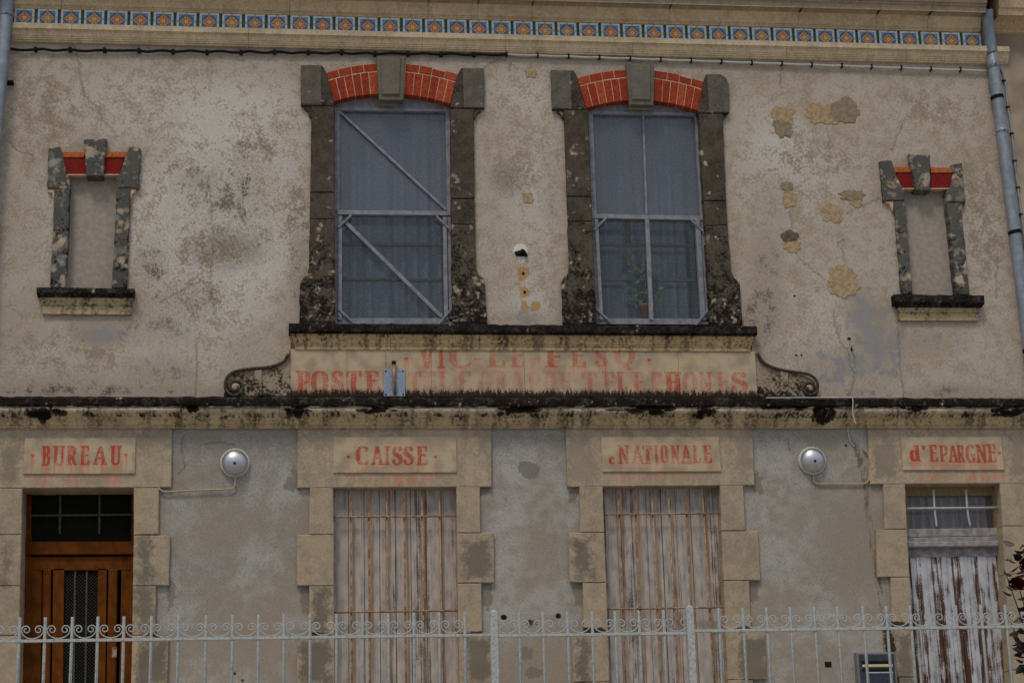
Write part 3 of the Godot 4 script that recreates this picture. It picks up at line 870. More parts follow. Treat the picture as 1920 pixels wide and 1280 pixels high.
func brick_arch(a: Array, parent: Node3D) -> void:
	var mats := [M.brick_a, M.brick_b, M.brick_a, M.brick_c]
	for side in [-1.0, 1.0]:
		var bed := PackedVector2Array()
		for k in 9:
			bed.append(arch_point(a, side * lerpf(0.16, 0.995, k / 8.0), 0.012))
		for k in 9:
			bed.append(arch_point(a, side * lerpf(0.995, 0.16, k / 8.0), 0.985))
		if side > 0.0:
			bed.reverse()
		stone("mortar_bed", bed, -0.16, 0.020, parent, M.mortar, 0.002, 0.0)
		for row in 2:
			var n := 4 if row == 0 else 6
			for k in n:
				var s0 := lerpf(0.225, 1.0, float(k) / n) + (0.012 if k else 0.0)
				var s1 := lerpf(0.225, 1.0, float(k + 1) / n)
				var t0 := 0.0 if row == 0 else 0.275
				var t1 := 0.235 if row == 0 else 1.0
				if row == 0 and k == 2 and side > 0.0:
					t0 = 0.03
				var p := PackedVector2Array([arch_point(a, side * s0, t0), arch_point(a, side * s1, t0), arch_point(a, side * s1, t1), arch_point(a, side * s0, t1)])
				if side > 0.0:
					p.reverse()
				stone("brick", p, -0.155, 0.026 + rng.randf_range(-0.002, 0.002), parent, mats[rng.randi() % 4], 0.004, 0.003)

func sash_braces(w: Node3D, r: Rect2, z: float) -> void:
	var l := 0.13
	for c in [[Vector2(r.position.x, r.end.y - l), Vector2(r.position.x + l, r.end.y)], [Vector2(r.end.x, r.end.y - l), Vector2(r.end.x - l, r.end.y)], [Vector2(r.position.x, r.position.y + l), Vector2(r.position.x + l, r.position.y)], [Vector2(r.end.x, r.position.y + l), Vector2(r.end.x - l, r.position.y - 0.02)]]:
		strip("corner_brace", c[0], c[1], 0.022, z, z + 0.012, w, M.frame)

func curtain(label: String, r: Rect2, z: float, folds: int, amp: float, m: Material, group := "") -> void:
	var t := thing("lace_curtain", label, "curtain", Vector3(r.get_center().x, r.position.y, z), group)
	var st := new_st(true)
	var nx := folds * 8
	var ny := 6
	var pt := func(i: int, j: int) -> Vector3:
		var u := float(i) / nx
		var ph := u * folds * TAU + sin(u * 9.0) * 1.2
		return Vector3((u - 0.5) * r.size.x, r.size.y * j / ny, sin(ph) * amp * (1.0 - 0.25 * j / ny) + cos(ph * 0.37) * amp * 0.5)
	for i in nx:
		for j in ny:
			quad(st, pt.call(i, j), pt.call(i + 1, j), pt.call(i + 1, j + 1), pt.call(i, j + 1))
	obj("cloth", st, m, t)

func build_window_left(b: Node3D) -> void:
	var w := part("arched_window", b)
	stone("springer_stone", PackedVector2Array([Vector2(-2.025, 6.835), Vector2(-1.698, 6.842), Vector2(-1.698, 6.881), Vector2(-1.781, 7.201), Vector2(-1.802, 7.246), Vector2(-1.838, 7.268), Vector2(-2.026, 7.263)]), -0.2, 0.05, w, M.stone)
	stone("springer_stone", PackedVector2Array([Vector2(-0.455, 7.244), Vector2(-0.478, 7.192), Vector2(-0.552, 6.877), Vector2(-0.553, 6.838), Vector2(-0.219, 6.845), Vector2(-0.210, 7.261), Vector2(-0.225, 7.272), Vector2(-0.433, 7.273)]), -0.2, 0.05, w, M.stone)
	stone("jamb_stone", PackedVector2Array([Vector2(-1.931, 5.942), Vector2(-1.694, 5.945), Vector2(-1.697, 6.838), Vector2(-1.921, 6.833)]), -0.2, 0.045, w, M.stone)
	stone("jamb_stone", PackedVector2Array([Vector2(-1.935, 5.669), Vector2(-1.695, 5.673), Vector2(-1.694, 5.940), Vector2(-1.931, 5.936)]), -0.2, 0.042, w, M.stone)
	stone("jamb_stone", PackedVector2Array([Vector2(-1.945, 5.184), Vector2(-1.960, 5.104), Vector2(-2.005, 5.066), Vector2(-2.026, 5.024), Vector2(-2.030, 4.864), Vector2(-2.034, 4.590), Vector2(-1.697, 4.592), Vector2(-1.695, 5.667), Vector2(-1.935, 5.664)]), -0.2, 0.046, w, M.stone, 0.009, 0.012)
	stone("jamb_stone", PackedVector2Array([Vector2(-0.564, 5.897), Vector2(-0.334, 5.900), Vector2(-0.325, 6.839), Vector2(-0.553, 6.834)]), -0.2, 0.045, w, M.stone)
	stone("jamb_stone", PackedVector2Array([Vector2(-0.564, 5.633), Vector2(-0.335, 5.636), Vector2(-0.335, 5.894), Vector2(-0.565, 5.891)]), -0.2, 0.042, w, M.stone)
	stone("jamb_stone", PackedVector2Array([Vector2(-0.573, 4.599), Vector2(-0.239, 4.601), Vector2(-0.248, 4.879), Vector2(-0.259, 5.072), Vector2(-0.310, 5.126), Vector2(-0.339, 5.185), Vector2(-0.335, 5.631), Vector2(-0.564, 5.628)]), -0.2, 0.046, w, M.stone, 0.009, 0.012)
	stone("console", PackedVector2Array([Vector2(-1.994, 6.812), Vector2(-1.952, 6.773), Vector2(-1.942, 6.729), Vector2(-1.921, 6.707), Vector2(-1.921, 6.836), Vector2(-1.994, 6.834)]), -0.05, 0.035, w, M.stone)
	stone("console", PackedVector2Array([Vector2(-0.327, 6.739), Vector2(-0.305, 6.740), Vector2(-0.288, 6.791), Vector2(-0.251, 6.814), Vector2(-0.250, 6.843), Vector2(-0.324, 6.841)]), -0.05, 0.035, w, M.stone)
	stone("keystone", PackedVector2Array([Vector2(-1.259, 6.899), Vector2(-1.018, 6.904), Vector2(-0.996, 7.371), Vector2(-1.282, 7.364)]), -0.2, 0.07, w, M.stone, 0.008, 0.003)
	stone("keystone_panel", PackedVector2Array([Vector2(-1.233, 6.950), Vector2(-1.055, 6.954), Vector2(-1.040, 7.340), Vector2(-1.246, 7.335)]), 0.05, 0.088, w, M.stone, 0.01, 0.002)
	brick_arch([Vector2(-1.780, 7.195), Vector2(-0.470, 7.208), Vector2(-1.132, 7.313), Vector2(-1.702, 6.897), Vector2(-0.555, 6.893), Vector2(-1.135, 6.988)], w)
	# joinery
	var head := PackedVector2Array([Vector2(-1.721, 6.840), Vector2(-0.516, 6.865), Vector2(-0.515, 6.922), Vector2(-0.780, 7.002), Vector2(-0.992, 7.025), Vector2(-1.257, 7.020), Vector2(-1.521, 6.985), Vector2(-1.720, 6.936)])
	stone("head_board", head, -0.14, -0.07, w, M.frame, 0.003, 0.0)
	strip("head_rail", Vector2(-1.710, 6.853), Vector2(-0.517, 6.861), 0.035, -0.12, -0.055, w, M.frame)
	strip("stile", Vector2(-1.668, 6.854), Vector2(-1.674, 4.643), 0.05, -0.12, -0.06, w, M.frame)
	strip("stile", Vector2(-0.570, 6.865), Vector2(-0.573, 4.650), 0.05, -0.12, -0.06, w, M.frame)
	strip("transom", Vector2(-1.671, 5.771), Vector2(-0.564, 5.776), 0.045, -0.12, -0.048, w, M.frame)
	strip("bottom_rail", Vector2(-1.674, 4.675), Vector2(-0.567, 4.682), 0.06, -0.12, -0.06, w, M.frame)
	strip("sash_stile", Vector2(-1.640, 5.733), Vector2(-1.646, 4.683), 0.036, -0.10, -0.045, w, M.frame)
	strip("sash_stile", Vector2(-0.622, 5.736), Vector2(-0.625, 4.690), 0.04, -0.10, -0.045, w, M.frame)
	strip("diagonal_batten", Vector2(-1.642, 6.830), Vector2(-0.603, 5.821), 0.026, -0.095, -0.07, w, M.frame)
	strip("diagonal_batten", Vector2(-1.589, 5.674), Vector2(-0.665, 4.721), 0.038, -0.085, -0.05, w, M.frame)
	sash_braces(w, Rect2(-1.663, 4.666, 1.088, 1.075), -0.044)
	stone("upper_pane", rect_pts(Rect2(-1.658, 5.796, 1.093, 1.074)), -0.104, -0.1, w, M.dusty_glass, 0.0005, 0.0)
	stone("lower_pane", rect_pts(Rect2(-1.661, 4.690, 1.097, 1.096)), -0.104, -0.1, w, M.glass, 0.0005, 0.0)
	stone("inner_pane", rect_pts(Rect2(-1.627, 4.716, 1.052, 1.086)), -0.212, -0.208, w, M.glass, 0.0005, 0.0)
	for yy in [5.497, 5.137]:
		strip("inner_glazing_bar", Vector2(-1.627, yy), Vector2(-0.587, yy), 0.03, -0.2, -0.18, w, M.frame_dark)

func build_window_right(b: Node3D) -> void:
	var w := part("arched_window", b)
	stone("springer_stone", PackedVector2Array([Vector2(0.464, 6.848), Vector2(0.802, 6.849), Vector2(0.802, 6.866), Vector2(0.713, 7.237), Vector2(0.688, 7.271), Vector2(0.461, 7.271)]), -0.2, 0.05, w, M.stone)
	stone("springer_stone", PackedVector2Array([Vector2(2.018, 7.186), Vector2(1.940, 6.867), Vector2(1.939, 6.838), Vector2(2.256, 6.845), Vector2(2.274, 7.157), Vector2(2.251, 7.226), Vector2(2.198, 7.266), Vector2(2.044, 7.262)]), -0.2, 0.05, w, M.stone)
	stone("jamb_stone", PackedVector2Array([Vector2(0.578, 5.936), Vector2(0.822, 5.939), Vector2(0.819, 6.851), Vector2(0.582, 6.847)]), -0.2, 0.045, w, M.stone)
	stone("jamb_stone", PackedVector2Array([Vector2(0.580, 5.681), Vector2(0.823, 5.684), Vector2(0.822, 5.934), Vector2(0.578, 5.930)]), -0.2, 0.042, w, M.stone)
	stone("jamb_stone", PackedVector2Array([Vector2(0.574, 5.210), Vector2(0.572, 5.156), Vector2(0.523, 5.101), Vector2(0.495, 5.047), Vector2(0.495, 4.885), Vector2(0.496, 4.606), Vector2(0.824, 4.608), Vector2(0.823, 5.679), Vector2(0.579, 5.676)]), -0.2, 0.046, w, M.stone, 0.009, 0.012)
	stone("jamb_stone", PackedVector2Array([Vector2(1.950, 5.911), Vector2(2.177, 5.915), Vector2(2.191, 6.840), Vector2(1.951, 6.835)]), -0.2, 0.045, w, M.stone)
	stone("jamb_stone", PackedVector2Array([Vector2(1.952, 5.655), Vector2(2.173, 5.658), Vector2(2.176, 5.909), Vector2(1.950, 5.906)]), -0.2, 0.042, w, M.stone)
	stone("jamb_stone", PackedVector2Array([Vector2(1.948, 4.604), Vector2(2.267, 4.606), Vector2(2.263, 4.899), Vector2(2.262, 5.063), Vector2(2.217, 5.117), Vector2(2.183, 5.183), Vector2(2.173, 5.652), Vector2(1.952, 5.649)]), -0.2, 0.046, w, M.stone, 0.009, 0.012)
	stone("console", PackedVector2Array([Vector2(0.512, 6.824), Vector2(0.549, 6.802), Vector2(0.559, 6.763), Vector2(0.580, 6.746), Vector2(0.583, 6.849), Vector2(0.513, 6.847)]), -0.05, 0.035, w, M.stone)
	stone("console", PackedVector2Array([Vector2(2.186, 6.733), Vector2(2.201, 6.790), Vector2(2.235, 6.814), Vector2(2.242, 6.843), Vector2(2.193, 6.842)]), -0.05, 0.035, w, M.stone)
	stone("keystone", PackedVector2Array([Vector2(1.243, 6.902), Vector2(1.486, 6.901), Vector2(1.507, 7.351), Vector2(1.224, 7.356)]), -0.2, 0.07, w, M.stone, 0.008, 0.003)
	stone("keystone_panel", PackedVector2Array([Vector2(1.264, 6.953), Vector2(1.453, 6.951), Vector2(1.476, 7.332), Vector2(1.259, 7.333)]), 0.05, 0.088, w, M.stone, 0.01, 0.002)
	brick_arch([Vector2(0.727, 7.196), Vector2(2.023, 7.185), Vector2(1.377, 7.304), Vector2(0.807, 6.876), Vector2(1.946, 6.872), Vector2(1.373, 6.974)], w)
	var head := PackedVector2Array([Vector2(0.793, 6.852), Vector2(2.004, 6.865), Vector2(2.006, 6.900), Vector2(1.757, 6.976), Vector2(1.518, 7.011), Vector2(1.267, 7.006), Vector2(0.993, 6.965), Vector2(0.796, 6.909)])
	stone("head_board", head, -0.14, -0.07, w, M.frame, 0.003, 0.0)
	strip("head_rail", Vector2(0.814, 6.866), Vector2(2.002, 6.873), 0.035, -0.12, -0.055, w, M.frame)
	strip("stile", Vector2(0.863, 6.872), Vector2(0.858, 4.659), 0.05, -0.12, -0.06, w, M.frame)
	strip("stile", Vector2(1.953, 6.878), Vector2(1.953, 4.666), 0.05, -0.12, -0.06, w, M.frame)
	strip("transom", Vector2(0.836, 5.767), Vector2(1.952, 5.760), 0.045, -0.12, -0.048, w, M.frame)
	strip("bottom_rail", Vector2(0.839, 4.691), Vector2(1.966, 4.693), 0.06, -0.12, -0.06, w, M.frame)
	strip("sash_stile", Vector2(0.877, 5.734), Vector2(0.890, 4.700), 0.036, -0.10, -0.045, w, M.frame)
	strip("sash_stile", Vector2(1.897, 5.742), Vector2(1.900, 4.706), 0.05, -0.10, -0.045, w, M.frame)
	strip("glazing_bar", Vector2(1.404, 6.869), Vector2(1.391, 5.802), 0.022, -0.1, -0.08, w, M.frame)
	strip("mullion", Vector2(1.388, 5.747), Vector2(1.385, 4.703), 0.042, -0.1, -0.05, w, M.frame)
	sash_braces(w, Rect2(0.849, 4.672, 1.097, 1.076), -0.044)
	for k in 2:
		stone("upper_pane", rect_pts(Rect2(0.843, 5.794, 0.551, 1.084) if k == 0 else Rect2(1.403, 5.790, 0.569, 1.099)), -0.104, -0.1, w, M.dusty_glass, 0.0005, 0.0)
		stone("lower_pane", rect_pts(Rect2(0.844, 4.694, 0.548, 1.078) if k == 0 else Rect2(1.401, 4.697, 0.577, 1.082)), -0.104, -0.1, w, M.glass, 0.0005, 0.0)
	stone("inner_pane", rect_pts(Rect2(0.923, 4.756, 1.093, 1.093)), -0.312, -0.308, w, M.glass, 0.0005, 0.0)
	for yy in [5.516, 5.155]:
		strip("inner_glazing_bar", Vector2(0.893, yy), Vector2(1.979, yy), 0.03, -0.2, -0.18, w, M.frame_dark)
	strip("inner_mullion", Vector2(1.242, 6.962), Vector2(1.214, 5.291), 0.05, -0.205, -0.185, w, M.frame_dark)

func blind_window(b: Node3D, p: Array, infill: Rect2) -> void:
	var w := part("blind_window", b)
	for k in 2:
		stone("ear_stone", p[k], -0.12, 0.05, w, M.stone, 0.01, 0.012)
	for k in [2, 3]:
		stone("jamb_stone", p[k], -0.12, 0.045, w, M.stone, 0.008, 0.009)
	stone("keystone", p[4], -0.10, 0.075, w, M.stone, 0.009, 0.008)
	for k in [5, 6]:
		stone("orange_brick", p[k], -0.06, 0.032, w, M.orange_brick, 0.003, 0.002)
	for k in [7, 8]:
		stone("red_panel", p[k], -0.06, 0.022, w, M.red_paint, 0.003, 0.0)
	for k in [7, 8]:
		var foot: Array = Array(p[k])
		foot.sort_custom(func(u: Vector2, v: Vector2) -> bool: return u.y < v.y)
		strip("mortar_line", foot[0], foot[1], 0.012, -0.06, 0.026, w, M.mortar, 0.001)
	for k in [9, 10]:
		stone("console", p[k], -0.05, 0.035, w, M.mortar, 0.006, 0.004)
	stone("infill_panel", rect_pts(infill), -0.16, -0.07, w, M.infill, 0.002, 0.0)
	var r: Rect2 = p[11]
	var st := new_st()
	moulding(st, PackedVector2Array([Vector2(0.0, r.position.y), Vector2(0.10, r.position.y + 0.004), Vector2(0.115, r.position.y + 0.02), Vector2(0.115, r.end.y - 0.01), Vector2(0.105, r.end.y), Vector2(-0.1, r.end.y + 0.015)]), r.position.x, r.end.x, 0.0, 0.0, -0.1, 0.012)
	obj("sill", st, M.stone, w)
	var q: Rect2 = p[12]
	st = new_st()
	moulding(st, PackedVector2Array([Vector2(0.0, q.position.y), Vector2(0.035, q.position.y), Vector2(0.035, q.position.y + q.size.y * 0.42), Vector2(0.047, q.position.y + q.size.y * 0.46), Vector2(0.055, q.position.y + q.size.y * 0.6), Vector2(0.075, q.position.y + q.size.y * 0.78), Vector2(0.085, q.position.y + q.size.y * 0.9), Vector2(0.085, q.end.y)]), q.position.x + 0.035, q.end.x - 0.035, 0.5, 0.5, 0.0)
	obj("sill_moulding", st, M.stone, w)

func surround(b: Node3D, lintel: PackedVector2Array, blocks: Array, tablet: Rect2, sign_mat: Material) -> Node3D:
	var s := part("stone_surround", b)
	stone("lintel", lintel, -0.3, 0.04, s, M.stone, 0.006, 0.003)
	for q in blocks:
		stone("quoin_stone", q, -0.3, 0.04 + rng.randf_range(-0.002, 0.002), s, M.stone, 0.006, 0.004)
	uvr = tablet
	stone("name_tablet", rect_pts(tablet), 0.03, 0.056, s, sign_mat, 0.004, 0.0015)
	uvr = MAP
	return s

func window_bars(b: Node3D, xs: Array, top: float, foot: float, lo_x: Vector2, rails: Array, z: float) -> void:
	var g := part("window_bars", b)
	for x in xs:
		var st := new_st(true)
		var a: Vector2 = x[0]
		var c: Vector2 = x[1]
		var d := (c - a) / (c.y - a.y)
		tube(st, PackedVector3Array([Vector3(a.x + d.x * (top - a.y), top, z), Vector3(a.x + d.x * (top * 0.5 + foot * 0.5 - a.y), (top + foot) * 0.5, z), Vector3(a.x + d.x * (foot - a.y), foot, z)]), 0.0095, 8)
		obj("bar", st, M.rust, g)
	for y in rails:
		var st := new_st(true)
		tube(st, PackedVector3Array([Vector3(lo_x.x, y, z + 0.018), Vector3(lo_x.y, y + 0.004, z + 0.018)]), 0.009, 8)
		obj("rail", st, M.rust, g)

func shutters(b: Node3D, r: Rect2, n: int, m: Material) -> void:
	var g := part("closed_shutters", b)
	uvr = r
	for k in n:
		var x0 := r.position.x + r.size.x * k / n
		var x1 := r.position.x + r.size.x * (k + 1) / n
		var gap := 0.0035 if k != n / 2 else 0.006
		stone("plank", rect_pts(Rect2(x0 + gap, r.position.y, x1 - x0 - gap, r.size.y)), -0.135, -0.10 + rng.randf_range(-0.004, 0.004), g, m, 0.004, 0.0)
	uvr = MAP
	stone("backing", rect_pts(Rect2(r.position.x - 0.04, r.position.y - 0.02, r.size.x + 0.08, r.size.y + 0.06)), -0.16, -0.137, g, M.frame_dark, 0.002, 0.0)

func volute(called: String, c: Vector2, r: float, dir: float, tail: PackedVector2Array, parent: Node3D) -> void:
	var st := new_st(true)
	var pts := PackedVector3Array()
	for i in 34:
		var t := i / 33.0
		var an := PI + TAU * 1.55 * (1.0 - t)
		var rad := lerpf(r * 0.22, r, t)
		pts.append(Vector3(c.x + dir * cos(an) * rad, c.y + sin(an) * rad, 0.05))
	for p in tail:
		pts.append(Vector3(p.x, p.y, 0.055))
	tube(st, smooth_path(pts, 3), 0.015, 8)
	obj(called, st, M.dark_stone, parent)
	st = new_st(true)
	var dome := PackedVector2Array()
	for i in 6:
		dome.append(Vector2(r * 0.5 * cos(i / 5.0 * PI * 0.5), 0.022 * sin(i / 5.0 * PI * 0.5)))
	lathe(st, dome, 20)
	var o := obj("volute_eye", st, M.stone, parent)
	o.position = Vector3(c.x, c.y, 0.04)

func build_apron(b: Node3D) -> void:
	var a := part("inscription_apron", b)
	var r := Rect2(-2.113, 3.905, 4.483, 0.463)
	var letters := []
	for l in [["P", Rect2(-2.058, 3.948, 0.125, 0.207)], ["O", Rect2(-1.918, 3.949, 0.155, 0.207)], ["S", Rect2(-1.733, 3.949, 0.115, 0.207)], ["T", Rect2(-1.593, 3.949, 0.141, 0.208)], ["E", Rect2(-1.412, 3.950, 0.126, 0.208)],
			["T", Rect2(-1.009, 3.950, 0.126, 0.203)], ["E", Rect2(-0.847, 3.951, 0.101, 0.203)], ["L", Rect2(-0.710, 3.951, 0.102, 0.204)], ["E", Rect2(-0.537, 3.951, 0.132, 0.204)], ["G", Rect2(-0.334, 3.952, 0.122, 0.204)], ["R", Rect2(-0.180, 3.952, 0.112, 0.204)], ["A", Rect2(-0.037, 3.952, 0.143, 0.205)], ["P", Rect2(0.137, 3.942, 0.118, 0.210)], ["H", Rect2(0.286, 3.943, 0.129, 0.210)], ["E", Rect2(0.445, 3.943, 0.108, 0.210)],
			["T", Rect2(0.662, 3.943, 0.145, 0.211)], ["E", Rect2(0.864, 3.944, 0.114, 0.211)], ["L", Rect2(1.004, 3.944, 0.088, 0.211)], ["E", Rect2(1.154, 3.944, 0.114, 0.211)], ["P", Rect2(1.315, 3.945, 0.130, 0.212)], ["H", Rect2(1.472, 3.950, 0.152, 0.207)], ["O", Rect2(1.645, 3.950, 0.136, 0.207)], ["N", Rect2(1.802, 3.951, 0.126, 0.207)], ["E", Rect2(1.980, 3.956, 0.116, 0.202)], ["S", Rect2(2.122, 3.957, 0.153, 0.202)],
			["V", Rect2(-0.899, 4.185, 0.147, 0.236)], ["I", Rect2(-0.716, 4.186, 0.051, 0.237)], ["C", Rect2(-0.609, 4.186, 0.199, 0.237)], ["-", Rect2(-0.370, 4.271, 0.072, 0.016)], ["L", Rect2(-0.246, 4.193, 0.164, 0.232)], ["E", Rect2(-0.025, 4.194, 0.129, 0.232)], ["-", Rect2(0.169, 4.273, 0.088, 0.016)], ["F", Rect2(0.315, 4.195, 0.155, 0.233)], ["E", Rect2(0.558, 4.196, 0.140, 0.233)], ["S", Rect2(0.796, 4.197, 0.114, 0.218)], ["Q", Rect2(0.987, 4.171, 0.193, 0.234)]]:
		letters.append(l + [[0.75, 0.8, 0.7, 1.0, 0.7, 0.45, 0.32, 0.36, 0.34, 0.26, 0.25, 0.25, 0.28, 0.26, 0.3, 0.42, 0.4, 0.6, 0.5, 0.36, 0.85, 0.36, 0.5, 0.34, 0.8, 0.7, 0.8, 0.5, 0.4, 0.5, 0.45, 0.35, 0.75, 0.65, 0.5, 0.5][letters.size()]])
	var sm := paint_sign(r, 2048, 210, letters, [Vector2(-1.026, 4.279), Vector2(1.321, 4.278)], 301, 0.6, 0.7, 3.4, 3)
	uvr = r
	var xs := [0.0, 0.118, 0.2, 0.296, 0.495, 0.67, 0.83, 1.0]
	for k in 7:
		stone("inscription_stone", rect_pts(Rect2(r.position.x + r.size.x * xs[k] + 0.001, r.position.y, r.size.x * (xs[k + 1] - xs[k]) - 0.002, r.size.y)), -0.05, 0.05, a, sm, 0.0015, 0.0)
	uvr = MAP
	# wings with volutes
	stone("wing_stone", PackedVector2Array([Vector2(-2.134, 4.442), Vector2(-2.134, 4.338), Vector2(-2.159, 4.265), Vector2(-2.213, 4.228), Vector2(-2.338, 4.192), Vector2(-2.487, 4.170), Vector2(-2.635, 4.144), Vector2(-2.694, 4.102), Vector2(-2.731, 3.933), Vector2(-2.731, 3.891), Vector2(-2.107, 3.893), Vector2(-2.109, 4.443)]), -0.03, 0.035, a, M.stone, 0.006, 0.008)
	stone("wing_stone", PackedVector2Array([Vector2(2.349, 4.466), Vector2(2.314, 3.900), Vector2(2.970, 3.901), Vector2(2.974, 3.960), Vector2(2.940, 4.082), Vector2(2.859, 4.136), Vector2(2.701, 4.162), Vector2(2.570, 4.193), Vector2(2.477, 4.231), Vector2(2.417, 4.289), Vector2(2.390, 4.370)]), -0.03, 0.035, a, M.stone, 0.006, 0.008)
	volute("volute_rim", Vector2(-2.628, 3.998), 0.092, 1.0, PackedVector2Array([Vector2(-2.713, 4.065), Vector2(-2.669, 4.127), Vector2(-2.586, 4.158), Vector2(-2.462, 4.174), Vector2(-2.313, 4.190), Vector2(-2.188, 4.238), Vector2(-2.134, 4.316)]), a)
	volute("volute_rim", Vector2(2.891, 4.001), 0.08, -1.0, PackedVector2Array([Vector2(2.969, 4.054), Vector2(2.930, 4.113), Vector2(2.847, 4.145), Vector2(2.700, 4.166), Vector2(2.553, 4.197), Vector2(2.441, 4.261), Vector2(2.393, 4.347)]), a)
	stone("wing_rib", PackedVector2Array([Vector2(-2.444, 3.899), Vector2(-2.380, 3.899), Vector2(-2.382, 4.172), Vector2(-2.452, 4.161)]), 0.02, 0.058, a, M.stone, 0.006, 0.004)
	stone("wing_rib", PackedVector2Array([Vector2(2.600, 3.897), Vector2(2.674, 3.897), Vector2(2.686, 4.158), Vector2(2.608, 4.179)]), 0.02, 0.058, a, M.stone, 0.006, 0.004)
	# sill: dark weathered slab over a stepped moulding, in five stones
	var cuts := [-2.135, -1.170, -0.321, 0.543, 1.490, 2.385]
	for k in 5:
		var st := new_st()
		var x0: float = cuts[k] + 0.002
		var x1: float = cuts[k + 1] - 0.002
		moulding(st, PackedVector2Array([Vector2(0.0, 4.512), Vector2(0.13, 4.512), Vector2(0.145, 4.523), Vector2(0.145, 4.581), Vector2(0.125, 4.597), Vector2(-0.19, 4.663)]), x0, x1, 0.0, 0.0, -0.19, 0.016)
		obj("sill_stone", st, M.stone, a)
		st = new_st()
		var k0 := 1.0 if k == 0 else 0.0
		var k1 := 1.0 if k == 4 else 0.0
		moulding(st, PackedVector2Array([Vector2(0.0, 4.362), Vector2(0.062, 4.362), Vector2(0.062, 4.402), Vector2(0.07, 4.402), Vector2(0.07, 4.420), Vector2(0.078, 4.420), Vector2(0.08, 4.439), Vector2(0.084, 4.459), Vector2(0.098, 4.486), Vector2(0.116, 4.499), Vector2(0.118, 4.518)]), x0 + (0.11 if k == 0 else 0.0), x1 - (0.11 if k == 4 else 0.0), k0 * 0.8, k1 * 0.8, 0.0)
		obj("sill_moulding", st, M.stone, a)

func build_string_course(b: Node3D) -> void:
	var g := part("string_course", b)
	var fwd := [[-5.6, -3.186], [-2.057, -0.230], [0.493, 2.310], [3.439, 5.3]]
	var cuts := [-5.6, -4.720, -3.865, -2.991, -2.220, -1.192, -0.144, 0.734, 1.601, 2.436, 3.429, 4.117, 5.3]
	for k in cuts.size() - 1:
		var st := new_st()
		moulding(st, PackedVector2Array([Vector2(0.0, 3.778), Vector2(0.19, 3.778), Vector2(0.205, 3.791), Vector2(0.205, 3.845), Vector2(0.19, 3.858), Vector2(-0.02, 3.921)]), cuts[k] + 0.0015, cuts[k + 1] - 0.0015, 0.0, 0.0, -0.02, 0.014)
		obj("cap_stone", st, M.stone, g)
		st = new_st()
		var x0: float = cuts[k] + 0.0015
		var x1: float = cuts[k + 1] - 0.0015
		var back := PackedVector2Array([Vector2(0.0, 3.608), Vector2(0.03, 3.608), Vector2(0.03, 3.624), Vector2(0.042, 3.624), Vector2(0.042, 3.640), Vector2(0.054, 3.643), Vector2(0.06, 3.664), Vector2(0.075, 3.695), Vector2(0.10, 3.722), Vector2(0.125, 3.722), Vector2(0.152, 3.736), Vector2(0.162, 3.754), Vector2(0.155, 3.775), Vector2(0.14, 3.790)])
		moulding(st, back, x0, x1, 0.0, 0.0, -0.02)
		obj("moulding_stone", st, M.stone, g)
	for f in fwd:
		var st := new_st()
		moulding(st, PackedVector2Array([Vector2(0.0, 3.594), Vector2(0.058, 3.594), Vector2(0.058, 3.607), Vector2(0.07, 3.607), Vector2(0.07, 3.625), Vector2(0.082, 3.628), Vector2(0.088, 3.652), Vector2(0.104, 3.686), Vector2(0.128, 3.710), Vector2(0.15, 3.713), Vector2(0.176, 3.724), Vector2(0.186, 3.743), Vector2(0.18, 3.765), Vector2(0.165, 3.784)]), f[0], f[1], 0.45, 0.45, 0.05)
		obj("projecting_moulding", st, M.stone, g)

